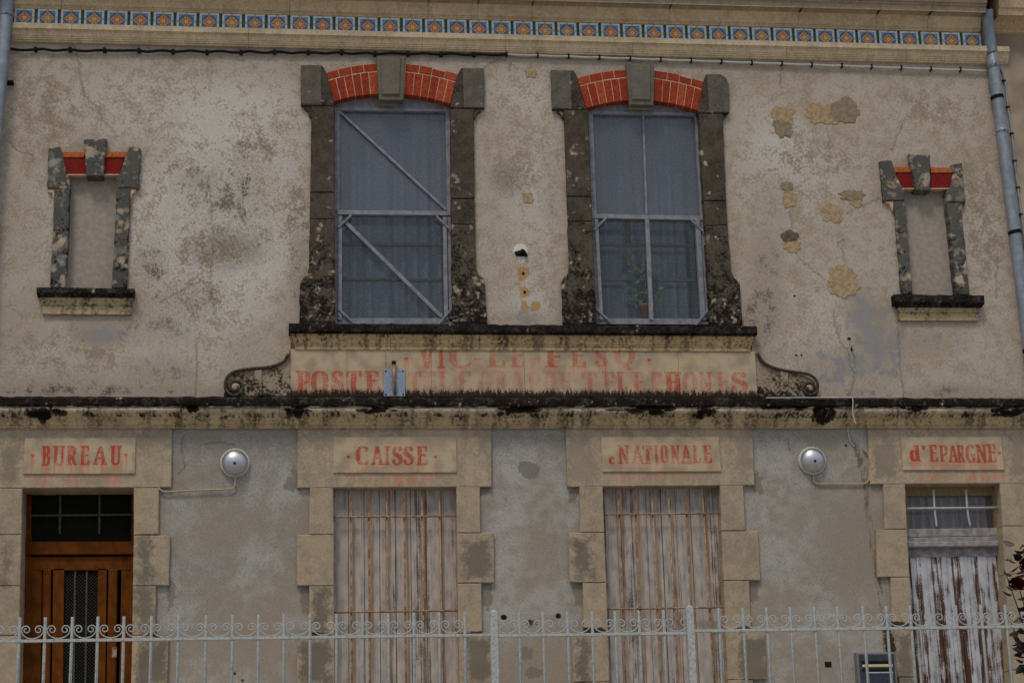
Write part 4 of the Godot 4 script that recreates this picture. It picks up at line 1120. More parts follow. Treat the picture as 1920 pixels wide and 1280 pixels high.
func build_cornice(b: Node3D) -> void:
	var g := part("cornice", b)
	var x0 := -4.814
	var x1 := 4.964
	var cuts := [x0, -4.243, -2.538, -0.827, 0.009, 1.301, 2.888, 3.741, 4.558, 5.239]
	# lower moulding and ledge: heights taken at the middle of the front
	for k in cuts.size() - 1:
		var st := new_st()
		moulding(st, PackedVector2Array([Vector2(0.0, 7.454), Vector2(0.03, 7.455), Vector2(0.035, 7.474), Vector2(0.05, 7.472), Vector2(0.05, 7.489), Vector2(0.058, 7.488), Vector2(0.058, 7.505), Vector2(0.066, 7.506), Vector2(0.07, 7.524), Vector2(0.082, 7.548), Vector2(0.096, 7.551), Vector2(0.096, 7.562), Vector2(0.11, 7.561), Vector2(0.112, 7.613), Vector2(0.1, 7.621), Vector2(0.0, 7.664)]), cuts[k] + 0.0015, cuts[k + 1] - 0.0015, 0.0, 0.0, -0.02, 0.0)
		obj("ledge_stone", st, M.stone, g)
	var ups := [x0, -4.352, -2.139, -0.766, -0.265, 0.282, 1.684, 3.032, 3.848, 4.394, x1]
	for k in ups.size() - 1:
		var st := new_st()
		moulding(st, PackedVector2Array([Vector2(0.0, 7.798), Vector2(0.055, 7.798), Vector2(0.058, 7.811), Vector2(0.072, 7.810), Vector2(0.074, 7.828), Vector2(0.088, 7.821), Vector2(0.092, 7.842), Vector2(0.10, 7.876), Vector2(0.115, 7.905), Vector2(0.145, 7.933), Vector2(0.19, 7.938), Vector2(0.25, 7.924), Vector2(0.27, 7.918), Vector2(0.275, 7.954), Vector2(0.285, 7.979), Vector2(0.30, 7.975), Vector2(0.305, 8.001), Vector2(0.32, 7.995), Vector2(0.33, 8.052), Vector2(0.40, 8.101), Vector2(0.42, 8.208), Vector2(0.0, 8.394)]), ups[k] + 0.0015, ups[k + 1] - 0.0015, 0.0, 0.0, -0.02)
		obj("cove_stone", st, M.stone, g)
	# tile frieze
	var f := part("tile_frieze", b)
	var y0 := 7.640
	var y1 := 7.819
	var st2 := new_st()
	box(st2, Vector3(x0, y0 - 0.02, -0.02), Vector3(x1, y1 + 0.02, 0.022))
	obj("green_bed", st2, M.green_glaze, f)
	var ta := Vector2(-4.707, 7.702)
	var tb := Vector2(4.875, 7.694)
	var tw := 0.192
	var hw := tw * 0.5
	var mats := []
	for v in 6:
		mats.append(paint_tile(v))
	uvr = Rect2(-hw, -hw, tw, tw)
	var st3 := new_st()
	prism(st3, PackedVector2Array([Vector2(-hw, -hw), Vector2(hw, -hw), Vector2(hw, hw), Vector2(-hw, hw)]), -0.012, 0.012, 0.002)
	st3.generate_normals()
	var tile_mesh := st3.commit()
	uvr = MAP
	for k in 44:
		var p := ta.lerp(tb, k / 43.0)
		var o := inst("tile", tile_mesh, mats[rng.randi() % 6], f, Vector3(p.x, p.y, 0.03 + rng.randf_range(-0.001, 0.001)))
		o.rotation.z = rng.randf_range(-0.012, 0.012)

func build_doors(b: Node3D) -> void:
	# varnished door on the left
	var d := part("varnished_door", b)
	strip("head_frame", Vector2(-4.570, 3.100), Vector2(-3.538, 3.105), 0.05, -0.34, -0.27, d, M.frame_dark)
	strip("jamb_frame", Vector2(-4.533, 3.130), Vector2(-4.449, 0.284), 0.07, -0.34, -0.27, d, M.brown)
	strip("jamb_frame", Vector2(-3.558, 3.126), Vector2(-3.524, 0.263), 0.05, -0.34, -0.27, d, M.brown)
	stone("transom_pane", rect_pts(Rect2(-4.535, 2.582, 1.001, 0.511)), -0.32, -0.31, d, M.pattern_glass, 0.001, 0.0)
	strip("transom_bar", Vector2(-4.235, 3.078), Vector2(-4.226, 2.678), 0.02, -0.285, -0.27, d, M.frame_dark)
	strip("transom_bar", Vector2(-3.875, 3.077), Vector2(-3.868, 2.675), 0.02, -0.285, -0.27, d, M.frame_dark)
	strip("transom_bar", Vector2(-4.506, 2.847), Vector2(-3.551, 2.852), 0.02, -0.275, -0.262, d, M.frame_dark)
	strip("transom_beam", Vector2(-4.535, 2.541), Vector2(-3.541, 2.538), 0.12, -0.34, -0.24, d, M.brown, 0.008)
	strip("top_rail", Vector2(-4.525, 2.404), Vector2(-3.550, 2.401), 0.125, -0.33, -0.28, d, M.brown)
	strip("stile", Vector2(-4.446, 2.359), Vector2(-4.394, 0.283), 0.14, -0.33, -0.285, d, M.brown)
	strip("stile", Vector2(-4.225, 2.357), Vector2(-4.175, 0.278), 0.10, -0.33, -0.28, d, M.brown)
	strip("stile", Vector2(-3.830, 2.354), Vector2(-3.797, 0.270), 0.08, -0.33, -0.28, d, M.brown)
	strip("stile", Vector2(-3.607, 2.352), Vector2(-3.590, 0.265), 0.10, -0.33, -0.285, d, M.brown)
	strip("raised_panel", Vector2(-4.330, 2.352), Vector2(-4.277, 0.280), 0.075, -0.33, -0.268, d, M.brown, 0.012)
	strip("raised_panel", Vector2(-3.732, 2.346), Vector2(-3.707, 0.267), 0.085, -0.33, -0.268, d, M.brown, 0.012)
	stone("door_pane", PackedVector2Array([Vector2(-4.145, 0.278), Vector2(-3.827, 0.271), Vector2(-3.851, 2.362), Vector2(-4.189, 2.365)]), -0.32, -0.305, d, M.pattern_glass, 0.001, 0.0)
	strip("pane_bar", Vector2(-4.078, 2.354), Vector2(-4.038, 0.276), 0.018, -0.31, -0.296, d, M.frame_dark)
	strip("pane_bar", Vector2(-3.972, 2.353), Vector2(-3.935, 0.273), 0.018, -0.31, -0.296, d, M.frame_dark)
	var st := new_st()
	prism(st, rect_pts(Rect2(-3.720, 1.534, 0.043, 0.097)), -0.28, -0.262, 0.002)
	obj("lock_plate", st, M.rust, d)
	# flaking plank door on the right
	d = part("plank_door", b)
	strip("head_frame", Vector2(3.787, 3.028), Vector2(4.832, 3.029), 0.12, -0.2, -0.13, d, M.beige_wood)
	strip("jamb_frame", Vector2(4.742, 3.038), Vector2(4.734, 2.617), 0.09, -0.2, -0.12, d, M.beige_wood)
	strip("jamb_frame", Vector2(3.840, 3.045), Vector2(3.832, 2.626), 0.03, -0.2, -0.14, d, M.beige_wood)
	stone("transom_pane", rect_pts(Rect2(3.811, 2.627, 0.946, 0.368)), -0.17, -0.166, d, M.glass, 0.0005, 0.0)
	var peel := paint_boards(512, 1024, shade(142, 143, 147), shade(124, 125, 130), shade(78, 56, 46), shade(50, 36, 32), [0.34, 0.08, 0.52, 0.14, 0.58, 0.1, 0.42, 0.12, 0.46], 501, [], 0.34)
	var r := Rect2(3.780, 0.919, 0.913, 1.471)
	r = Rect2(r.position.x, 0.02, r.size.x, r.end.y - 0.02)
	uvr = r
	stone("transom_rail", PackedVector2Array([Vector2(3.790, 2.559), Vector2(4.747, 2.568), Vector2(4.744, 2.647), Vector2(3.791, 2.642)]), -0.2, -0.11, d, M.old_white, 0.006, 0.0)
	stone("transom_rail", PackedVector2Array([Vector2(3.781, 2.508), Vector2(4.730, 2.511), Vector2(4.735, 2.563), Vector2(3.780, 2.554)]), -0.2, -0.09, d, M.old_white, 0.006, 0.0)
	stone("transom_rail", PackedVector2Array([Vector2(3.787, 2.456), Vector2(4.725, 2.459), Vector2(4.731, 2.516), Vector2(3.781, 2.513)]), -0.2, -0.075, d, M.old_white, 0.012, 0.0)
	stone("top_rail", PackedVector2Array([Vector2(3.799, 2.367), Vector2(4.761, 2.375), Vector2(4.761, 2.484), Vector2(3.798, 2.481)]), -0.2, -0.14, d, M.old_white, 0.004, 0.0)
	for k in 9:
		var x0 := r.position.x + r.size.x * k / 9.0
		stone("plank", rect_pts(Rect2(x0 + 0.0025, r.position.y, r.size.x / 9.0 - 0.0025, r.size.y)), -0.2, -0.15 + (0.008 if k % 2 else 0.0), d, peel, 0.003, 0.0)
	uvr = MAP
	stone("door_backing", rect_pts(Rect2(r.position.x - 0.05, 0.0, r.size.x + 0.08, r.size.y)), -0.24, -0.202, d, M.frame_dark, 0.002, 0.0)
	var gr := part("transom_grille", b)
	for x in [[Vector2(4.081, 3.017), Vector2(4.077, 2.792), Vector2(4.086, 2.651)], [Vector2(4.408, 3.020), Vector2(4.404, 2.800), Vector2(4.422, 2.654)]]:
		st = new_st(true)
		tube(st, smooth_path(PackedVector3Array([Vector3(x[0].x, x[0].y, -0.05), Vector3(x[1].x, x[1].y, -0.05), Vector3(x[2].x, x[2].y, -0.06)]), 4), 0.011, 8)
		obj("bar", st, M.white_iron, gr)
	st = new_st(true)
	tube(st, PackedVector3Array([Vector3(3.742, 2.828, -0.040), Vector3(4.746, 2.833, -0.040)]), 0.011, 8)
	obj("bar", st, M.white_iron, gr)

func build_house() -> void:
	var b := thing("post_office", "weathered two-storey post office with faded red lettering and blue tile frieze", "building")
	# openings (slightly wider than the stones that line them)
	var holes := [Rect2(-4.248, 4.941, 0.528, 1.214), Rect2(3.964, 4.939, 0.542, 1.217), Rect2(-1.776, 4.608, 1.297, 2.380), Rect2(0.722, 4.613, 1.275, 2.361)]
	var doors := [Rect2(-4.564, 1.190, 1.098, 1.910), Rect2(-1.779, 1.143, 1.268, 1.946), Rect2(0.729, 1.103, 1.250, 1.987), Rect2(3.636, 1.057, 1.101, 2.049)]
	for h in doors:
		holes.append(Rect2(h.position.x, -0.02, h.size.x, h.end.y + 0.02))
	var st := new_st()
	wall_sheet(st, -5.25, 5.12, -0.02, 8.15, holes, 0.0)
	wall_sheet(st, -5.25, 5.12, -0.02, 8.15, holes, -0.4, true)
	for h in holes:
		quad(st, Vector3(h.position.x, h.position.y, -0.4), Vector3(h.position.x, h.position.y, 0.0), Vector3(h.position.x, h.end.y, 0.0), Vector3(h.position.x, h.end.y, -0.4))
		quad(st, Vector3(h.end.x, h.position.y, 0.0), Vector3(h.end.x, h.position.y, -0.4), Vector3(h.end.x, h.end.y, -0.4), Vector3(h.end.x, h.end.y, 0.0))
		quad(st, Vector3(h.position.x, h.end.y, 0.0), Vector3(h.end.x, h.end.y, 0.0), Vector3(h.end.x, h.end.y, -0.4), Vector3(h.position.x, h.end.y, -0.4))
		quad(st, Vector3(h.position.x, h.position.y, -0.4), Vector3(h.end.x, h.position.y, -0.4), Vector3(h.end.x, h.position.y, 0.0), Vector3(h.position.x, h.position.y, 0.0))
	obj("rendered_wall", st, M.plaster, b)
	for s in [["rear_wall", Vector3(-5.25, -0.02, -6.0), Vector3(5.12, 8.15, -5.7)], ["side_wall", Vector3(-5.25, -0.02, -5.7), Vector3(-4.95, 8.15, -0.401)], ["side_wall", Vector3(4.82, -0.02, -5.7), Vector3(5.12, 8.15, -0.401)], ["upper_floor", Vector3(-4.95, 3.6, -5.7), Vector3(4.82, 3.8, -0.401)], ["lower_floor", Vector3(-4.95, -0.02, -5.7), Vector3(4.82, 0.0, -0.401)], ["attic_floor", Vector3(-5.25, 8.15, -6.0), Vector3(5.12, 8.3, 0.3)], ["partition_wall", Vector3(-0.1, 3.8, -5.7), Vector3(0.1, 8.15, -0.401)]]:
		st = new_st()
		box(st, s[1], s[2])
		obj(s[0], st, M.room, b)
	st = new_st()
	for q in [[Vector3(-5.3, 8.3, 0.5), Vector3(5.15, 8.3, 0.5), Vector3(5.15, 10.0, -2.9), Vector3(-5.3, 10.0, -2.9)], [Vector3(5.15, 8.3, -6.2), Vector3(-5.3, 8.3, -6.2), Vector3(-5.3, 10.0, -2.9), Vector3(5.15, 10.0, -2.9)]]:
		quad(st, q[0], q[1], q[2], q[3])
	obj("roof", st, M.roof, b)
	build_cornice(b)
	build_string_course(b)
	build_window_left(b)
	build_window_right(b)
	build_apron(b)
	blind_window(b, [PackedVector2Array([Vector2(-4.424, 6.172), Vector2(-4.420, 5.934), Vector2(-4.211, 5.938), Vector2(-4.215, 6.051), Vector2(-4.251, 6.083), Vector2(-4.264, 6.164), Vector2(-4.287, 6.256), Vector2(-4.304, 6.321), Vector2(-4.321, 6.364), Vector2(-4.425, 6.351)]), PackedVector2Array([Vector2(-3.676, 6.327), Vector2(-3.695, 6.282), Vector2(-3.728, 6.184), Vector2(-3.755, 6.091), Vector2(-3.775, 6.058), Vector2(-3.772, 5.950), Vector2(-3.566, 5.953), Vector2(-3.557, 6.187), Vector2(-3.555, 6.351), Vector2(-3.571, 6.383), Vector2(-3.662, 6.371)]),
		PackedVector2Array([Vector2(-4.354, 5.477), Vector2(-4.360, 4.950), Vector2(-4.222, 4.951), Vector2(-4.211, 5.479), Vector2(-4.212, 5.939), Vector2(-4.351, 5.937)]), PackedVector2Array([Vector2(-3.779, 5.484), Vector2(-3.794, 4.955), Vector2(-3.651, 4.956), Vector2(-3.645, 5.486), Vector2(-3.642, 5.954), Vector2(-3.772, 5.952)]),
		PackedVector2Array([Vector2(-4.058, 6.060), Vector2(-3.903, 6.063), Vector2(-3.879, 6.444), Vector2(-4.095, 6.435)]), PackedVector2Array([Vector2(-4.319, 6.263), Vector2(-4.089, 6.267), Vector2(-4.090, 6.321), Vector2(-4.326, 6.317)]), PackedVector2Array([Vector2(-3.918, 6.270), Vector2(-3.686, 6.274), Vector2(-3.678, 6.329), Vector2(-3.920, 6.324)]),
		PackedVector2Array([Vector2(-4.254, 6.088), Vector2(-4.064, 6.091), Vector2(-4.080, 6.271), Vector2(-4.290, 6.267)]), PackedVector2Array([Vector2(-3.924, 6.094), Vector2(-3.753, 6.097), Vector2(-3.707, 6.277), Vector2(-3.919, 6.274)]), PackedVector2Array([Vector2(-4.416, 5.909), Vector2(-4.376, 5.899), Vector2(-4.370, 5.856), Vector2(-4.354, 5.835), Vector2(-4.353, 5.943), Vector2(-4.417, 5.942)]), PackedVector2Array([Vector2(-3.650, 5.851), Vector2(-3.635, 5.851), Vector2(-3.626, 5.894), Vector2(-3.597, 5.922), Vector2(-3.588, 5.960), Vector2(-3.653, 5.959)]),
		Rect2(-4.474, 4.868, 0.897, 0.068), Rect2(-4.441, 4.701, 0.854, 0.188)], Rect2(-4.275, 4.978, 0.530, 1.137))
	blind_window(b, [PackedVector2Array([Vector2(3.782, 6.141), Vector2(3.782, 5.936), Vector2(4.008, 5.940), Vector2(4.017, 6.042), Vector2(3.992, 6.076), Vector2(3.947, 6.200), Vector2(3.921, 6.286), Vector2(3.905, 6.371), Vector2(3.782, 6.358)]), PackedVector2Array([Vector2(4.540, 6.239), Vector2(4.507, 6.124), Vector2(4.455, 6.037), Vector2(4.445, 5.929), Vector2(4.641, 5.932), Vector2(4.638, 6.212), Vector2(4.640, 6.355), Vector2(4.521, 6.336)]),
		PackedVector2Array([Vector2(3.899, 5.467), Vector2(3.896, 4.956), Vector2(4.010, 4.957), Vector2(4.009, 5.468), Vector2(4.010, 5.936), Vector2(3.894, 5.934)]), PackedVector2Array([Vector2(4.456, 5.474), Vector2(4.459, 4.956), Vector2(4.591, 4.957), Vector2(4.595, 5.475), Vector2(4.586, 5.927), Vector2(4.447, 5.925)]),
		PackedVector2Array([Vector2(4.131, 6.040), Vector2(4.275, 6.043), Vector2(4.303, 6.426), Vector2(4.080, 6.428)]), PackedVector2Array([Vector2(3.929, 6.247), Vector2(4.152, 6.251), Vector2(4.151, 6.308), Vector2(3.917, 6.304)]), PackedVector2Array([Vector2(4.313, 6.248), Vector2(4.548, 6.252), Vector2(4.564, 6.304), Vector2(4.318, 6.305)]),
		PackedVector2Array([Vector2(3.985, 6.075), Vector2(4.157, 6.078), Vector2(4.167, 6.255), Vector2(3.950, 6.251)]), PackedVector2Array([Vector2(4.297, 6.080), Vector2(4.486, 6.083), Vector2(4.529, 6.250), Vector2(4.311, 6.252)]), PackedVector2Array([Vector2(3.814, 5.921), Vector2(3.851, 5.899), Vector2(3.864, 5.854), Vector2(3.884, 5.826), Vector2(3.899, 5.940), Vector2(3.810, 5.938)]), PackedVector2Array([Vector2(4.588, 5.830), Vector2(4.593, 5.819), Vector2(4.608, 5.865), Vector2(4.633, 5.893), Vector2(4.642, 5.933), Vector2(4.592, 5.933)]),
		Rect2(3.796, 4.844, 0.917, 0.094), Rect2(3.836, 4.694, 0.847, 0.176)], Rect2(3.976, 4.971, 0.611, 1.153))
	# ground floor
	var tabs := [Rect2(-4.535, 3.174, 1.004, 0.335), Rect2(-1.714, 3.175, 1.154, 0.341), Rect2(0.821, 3.178, 1.146, 0.337), Rect2(3.761, 3.185, 1.012, 0.327)]
	var m1 := paint_sign(tabs[0], 512, 164, [["B", Rect2(-4.373, 3.250, 0.072, 0.185)], ["U", Rect2(-4.272, 3.250, 0.101, 0.185)], ["R", Rect2(-4.147, 3.254, 0.086, 0.180)], ["E", Rect2(-4.027, 3.254, 0.077, 0.180)], ["A", Rect2(-3.912, 3.254, 0.125, 0.180)], ["U", Rect2(-3.758, 3.253, 0.097, 0.180)]], [Vector2(-4.454, 3.350), Vector2(-3.618, 3.348)], 311, 0.5, 0.8, 0.0)
	var m2 := paint_sign(tabs[1], 512, 150, [["C", Rect2(-1.501, 3.247, 0.109, 0.183)], ["A", Rect2(-1.357, 3.247, 0.105, 0.183)], ["I", Rect2(-1.232, 3.247, 0.040, 0.183)], ["S", Rect2(-1.162, 3.246, 0.090, 0.183)], ["S", Rect2(-1.057, 3.246, 0.090, 0.184)], ["E", Rect2(-0.937, 3.246, 0.100, 0.184)]], [Vector2(-1.576, 3.329), Vector2(-0.762, 3.327)], 321, 0.54, 0.25, 0.0)
	var m3 := paint_sign(tabs[2], 512, 150, [["c", Rect2(0.890, 3.251, 0.051, 0.072)], ["N", Rect2(0.979, 3.251, 0.108, 0.186)], ["A", Rect2(1.113, 3.251, 0.108, 0.186)], ["T", Rect2(1.221, 3.251, 0.082, 0.186)], ["I", Rect2(1.329, 3.250, 0.041, 0.186)], ["O", Rect2(1.391, 3.255, 0.067, 0.181)], ["N", Rect2(1.490, 3.255, 0.083, 0.182)], ["A", Rect2(1.588, 3.255, 0.098, 0.182)], ["L", Rect2(1.702, 3.255, 0.073, 0.182)], ["E", Rect2(1.800, 3.260, 0.083, 0.177)]], [], 331, 0.62, 0.35, 0.0)
	var m4 := paint_sign(tabs[3], 512, 168, [["d", Rect2(3.841, 3.270, 0.101, 0.158)], ["'", Rect2(3.968, 3.381, 0.027, 0.042)], ["E", Rect2(4.033, 3.265, 0.080, 0.169)], ["P", Rect2(4.135, 3.264, 0.080, 0.169)], ["A", Rect2(4.225, 3.259, 0.096, 0.174)], ["R", Rect2(4.316, 3.259, 0.070, 0.174)], ["G", Rect2(4.402, 3.253, 0.091, 0.185)], ["N", Rect2(4.505, 3.258, 0.102, 0.180)], ["E", Rect2(4.618, 3.263, 0.086, 0.180)]], [Vector2(4.736, 3.353)], 341, 0.5, 0.7, 0.0)
	surround(b, PackedVector2Array([Vector2(-5.069, 3.046), Vector2(-3.201, 3.049), Vector2(-3.202, 3.602), Vector2(-5.096, 3.602)]), [PackedVector2Array([Vector2(-3.528, 2.610), Vector2(-3.307, 2.614), Vector2(-3.312, 3.044), Vector2(-3.539, 3.045)]), PackedVector2Array([Vector2(-3.525, 2.147), Vector2(-3.202, 2.144), Vector2(-3.201, 2.603), Vector2(-3.528, 2.605)]), PackedVector2Array([Vector2(-3.519, 1.700), Vector2(-3.316, 1.697), Vector2(-3.316, 2.140), Vector2(-3.525, 2.142)]), PackedVector2Array([Vector2(-3.517, 1.259), Vector2(-3.197, 1.254), Vector2(-3.197, 1.691), Vector2(-3.519, 1.695)]), PackedVector2Array([Vector2(-3.507, 0.161), Vector2(-3.304, 0.156), Vector2(-3.310, 1.251), Vector2(-3.517, 1.254)]),
		PackedVector2Array([Vector2(-4.758, 2.624), Vector2(-4.531, 2.622), Vector2(-4.539, 3.044), Vector2(-4.766, 3.045)]), PackedVector2Array([Vector2(-4.896, 2.161), Vector2(-4.522, 2.157), Vector2(-4.531, 2.617), Vector2(-4.908, 2.620)]), PackedVector2Array([Vector2(-4.746, 1.716), Vector2(-4.513, 1.713), Vector2(-4.522, 2.152), Vector2(-4.756, 2.155)]), PackedVector2Array([Vector2(-4.874, 1.281), Vector2(-4.505, 1.275), Vector2(-4.513, 1.708), Vector2(-4.885, 1.713)]), PackedVector2Array([Vector2(-4.715, 0.189), Vector2(-4.497, 0.184), Vector2(-4.505, 1.270), Vector2(-4.736, 1.274)])], tabs[0], m1)
	surround(b, PackedVector2Array([Vector2(-2.045, 3.039), Vector2(-0.234, 3.042), Vector2(-0.226, 3.601), Vector2(-2.046, 3.601)]), [PackedVector2Array([Vector2(-1.936, 2.604), Vector2(-1.711, 2.603), Vector2(-1.715, 3.038), Vector2(-1.932, 3.039)]), PackedVector2Array([Vector2(-2.047, 2.132), Vector2(-1.712, 2.129), Vector2(-1.711, 2.598), Vector2(-2.048, 2.600)]), PackedVector2Array([Vector2(-1.935, 1.679), Vector2(-1.708, 1.676), Vector2(-1.712, 2.124), Vector2(-1.935, 2.126)]), PackedVector2Array([Vector2(-2.044, 1.235), Vector2(-1.704, 1.230), Vector2(-1.708, 1.672), Vector2(-2.045, 1.676)]), PackedVector2Array([Vector2(-1.932, 0.124), Vector2(-1.696, 0.119), Vector2(-1.704, 1.225), Vector2(-1.934, 1.229)]),
		PackedVector2Array([Vector2(-0.569, 2.610), Vector2(-0.349, 2.608), Vector2(-0.345, 3.043), Vector2(-0.566, 3.044)]), PackedVector2Array([Vector2(-0.573, 2.142), Vector2(-0.231, 2.139), Vector2(-0.225, 2.603), Vector2(-0.569, 2.605)]), PackedVector2Array([Vector2(-0.572, 1.671), Vector2(-0.355, 1.669), Vector2(-0.350, 2.135), Vector2(-0.573, 2.137)]), PackedVector2Array([Vector2(-0.571, 1.217), Vector2(-0.268, 1.212), Vector2(-0.267, 1.663), Vector2(-0.572, 1.667)]), PackedVector2Array([Vector2(-0.573, 0.093), Vector2(-0.362, 0.088), Vector2(-0.356, 1.208), Vector2(-0.571, 1.212)])], tabs[1], m2)
	surround(b, PackedVector2Array([Vector2(0.484, 3.039), Vector2(2.290, 3.048), Vector2(2.302, 3.600), Vector2(0.488, 3.601)]), [PackedVector2Array([Vector2(0.591, 2.607), Vector2(0.818, 2.606), Vector2(0.820, 3.043), Vector2(0.601, 3.044)]), PackedVector2Array([Vector2(0.478, 2.137), Vector2(0.820, 2.134), Vector2(0.818, 2.601), Vector2(0.479, 2.603)]), PackedVector2Array([Vector2(0.592, 1.676), Vector2(0.816, 1.673), Vector2(0.820, 2.129), Vector2(0.598, 2.131)]), PackedVector2Array([Vector2(0.481, 1.224), Vector2(0.813, 1.219), Vector2(0.816, 1.668), Vector2(0.477, 1.673)]), PackedVector2Array([Vector2(0.586, 0.066), Vector2(0.810, 0.060), Vector2(0.813, 1.214), Vector2(0.590, 1.218)]),
		PackedVector2Array([Vector2(1.943, 2.613), Vector2(2.175, 2.612), Vector2(2.180, 3.048), Vector2(1.952, 3.049)]), PackedVector2Array([Vector2(1.937, 2.143), Vector2(2.291, 2.139), Vector2(2.299, 2.606), Vector2(1.943, 2.608)]), PackedVector2Array([Vector2(1.931, 1.679), Vector2(2.175, 1.676), Vector2(2.182, 2.135), Vector2(1.937, 2.138)]), PackedVector2Array([Vector2(1.925, 1.221), Vector2(2.294, 1.215), Vector2(2.302, 1.669), Vector2(1.931, 1.674)]), PackedVector2Array([Vector2(1.907, 0.035), Vector2(2.140, 0.029), Vector2(2.162, 1.212), Vector2(1.925, 1.216)])], tabs[2], m3)
	surround(b, PackedVector2Array([Vector2(3.428, 3.054), Vector2(5.342, 3.057), Vector2(5.373, 3.599), Vector2(3.444, 3.600)]), [PackedVector2Array([Vector2(3.536, 2.618), Vector2(3.757, 2.617), Vector2(3.772, 3.053), Vector2(3.555, 3.053)]), PackedVector2Array([Vector2(3.431, 2.159), Vector2(3.744, 2.156), Vector2(3.756, 2.612), Vector2(3.451, 2.614)]), PackedVector2Array([Vector2(3.538, 1.683), Vector2(3.730, 1.681), Vector2(3.744, 2.151), Vector2(3.556, 2.153)]), PackedVector2Array([Vector2(3.439, 1.222), Vector2(3.717, 1.218), Vector2(3.730, 1.676), Vector2(3.450, 1.680)]), PackedVector2Array([Vector2(3.523, -0.003), Vector2(3.685, -0.007), Vector2(3.717, 1.213), Vector2(3.562, 1.215)]),
		PackedVector2Array([Vector2(4.709, 2.642), Vector2(4.976, 2.640), Vector2(4.991, 3.059), Vector2(4.722, 3.060)]), PackedVector2Array([Vector2(4.690, 2.178), Vector2(5.062, 2.174), Vector2(5.082, 2.634), Vector2(4.708, 2.636)]), PackedVector2Array([Vector2(4.671, 1.720), Vector2(4.935, 1.717), Vector2(4.955, 2.170), Vector2(4.689, 2.172)]), PackedVector2Array([Vector2(4.658, 1.268), Vector2(5.020, 1.263), Vector2(5.040, 1.710), Vector2(4.671, 1.715)]), PackedVector2Array([Vector2(4.597, -0.028), Vector2(4.848, -0.034), Vector2(4.914, 1.259), Vector2(4.658, 1.263)])], tabs[3], m4)
	var sh := paint_boards(1024, 1024, shade(142, 133, 126), shade(120, 114, 111), shade(84, 70, 60), shade(56, 50, 47), [0.05, 0.1, 0.05, 0.2, 0.06, 0.42, 0.08, 0.14], 511, [0.14, 0.28, 0.43, 0.57, 0.715, 0.86])
	var sh2 := paint_boards(1024, 1024, shade(140, 132, 126), shade(118, 113, 111), shade(88, 70, 60), shade(58, 51, 48), [0.04, 0.32, 0.06, 0.1, 0.22, 0.04, 0.06, 0.38], 521, [0.145, 0.29, 0.43, 0.58, 0.72, 0.86])
	var r1 := Rect2(-1.718, 1.152, 1.161, 1.896)
	r1 = Rect2(r1.position.x, 0.25, r1.size.x, r1.end.y - 0.25)
	shutters(b, r1, 8, sh)
	var r2 := Rect2(0.826, 1.111, 1.139, 1.942)
	r2 = Rect2(r2.position.x, 0.25, r2.size.x, r2.end.y - 0.25)
	shutters(b, r2, 8, sh2)
	window_bars(b, [[Vector2(-1.550, 2.945), Vector2(-1.549, 1.897)], [Vector2(-1.381, 2.944), Vector2(-1.383, 1.895)], [Vector2(-1.217, 2.943), Vector2(-1.216, 1.893)], [Vector2(-1.052, 2.942), Vector2(-1.054, 1.891)], [Vector2(-0.887, 2.942), Vector2(-0.887, 1.889)], [Vector2(-0.722, 2.941), Vector2(-0.720, 1.887)]], 2.953, 0.3, Vector2(-1.728, -0.534), [2.773, 1.890, 0.75], -0.04)
	window_bars(b, [[Vector2(0.981, 2.933), Vector2(0.978, 1.898)], [Vector2(1.140, 2.932), Vector2(1.140, 1.896)], [Vector2(1.305, 2.931), Vector2(1.307, 1.894)], [Vector2(1.464, 2.931), Vector2(1.464, 1.892)], [Vector2(1.630, 2.930), Vector2(1.632, 1.890)], [Vector2(1.795, 2.929), Vector2(1.806, 1.888)]], 2.967, 0.3, Vector2(0.812, 1.984), [2.784, 1.891, 0.75], -0.04)
	build_doors(b)
	mortar_patches(b)

# bare mortar where the render has come off, a few millimetres proud of the wall with a broken edge
func mortar_patches(b: Node3D) -> void:
	var g := part("mortar_patches", b)
	for e in [[2.825, 6.854, 0.113, 0.106, 1], [3.264, 6.880, 0.195, 0.122, 1], [3.468, 6.919, 0.144, 0.128, 2], [2.815, 6.704, 0.092, 0.090, 2], [2.831, 5.951, 0.072, 0.085, 1], [2.818, 6.087, 0.062, 0.048, 2], [3.259, 5.811, 0.103, 0.096, 1], [3.483, 6.006, 0.128, 0.059, 2], [3.516, 5.939, 0.067, 0.059, 1], [2.826, 5.469, 0.092, 0.064, 1], [2.811, 5.564, 0.087, 0.059, 3], [3.327, 5.097, 0.149, 0.170, 1], [0.262, 7.248, 0.056, 0.048, 1], [0.197, 5.929, 0.056, 0.053, 1]]:
		var pts := PackedVector2Array()
		var sq := 0.75 + 0.25 * rng.randf()
		for k in 44:
			var an := TAU * k / 44.0
			var c := Vector2(cos(an), sin(an))
			var rr := 1.0 / pow(pow(absf(c.x), 2.0 + sq) + pow(absf(c.y), 2.0 + sq), 1.0 / (2.0 + sq))
			rr *= 1.0 + shape_noise.get_noise_2d(c.x * 26.0 + e[0] * 90.0, c.y * 26.0 + e[1] * 90.0) * 0.42 + rng.randf_range(-0.05, 0.05)
			pts.append(Vector2(e[0] + c.x * rr * e[2], e[1] + c.y * rr * e[3]))
		stone("mortar_patch", pts, -0.01, 0.004 + 0.002 * int(e[4]), g, [M.patch, M.patch, M.patch_grey, M.patch_dark][int(e[4])], 0.004, 0.0)

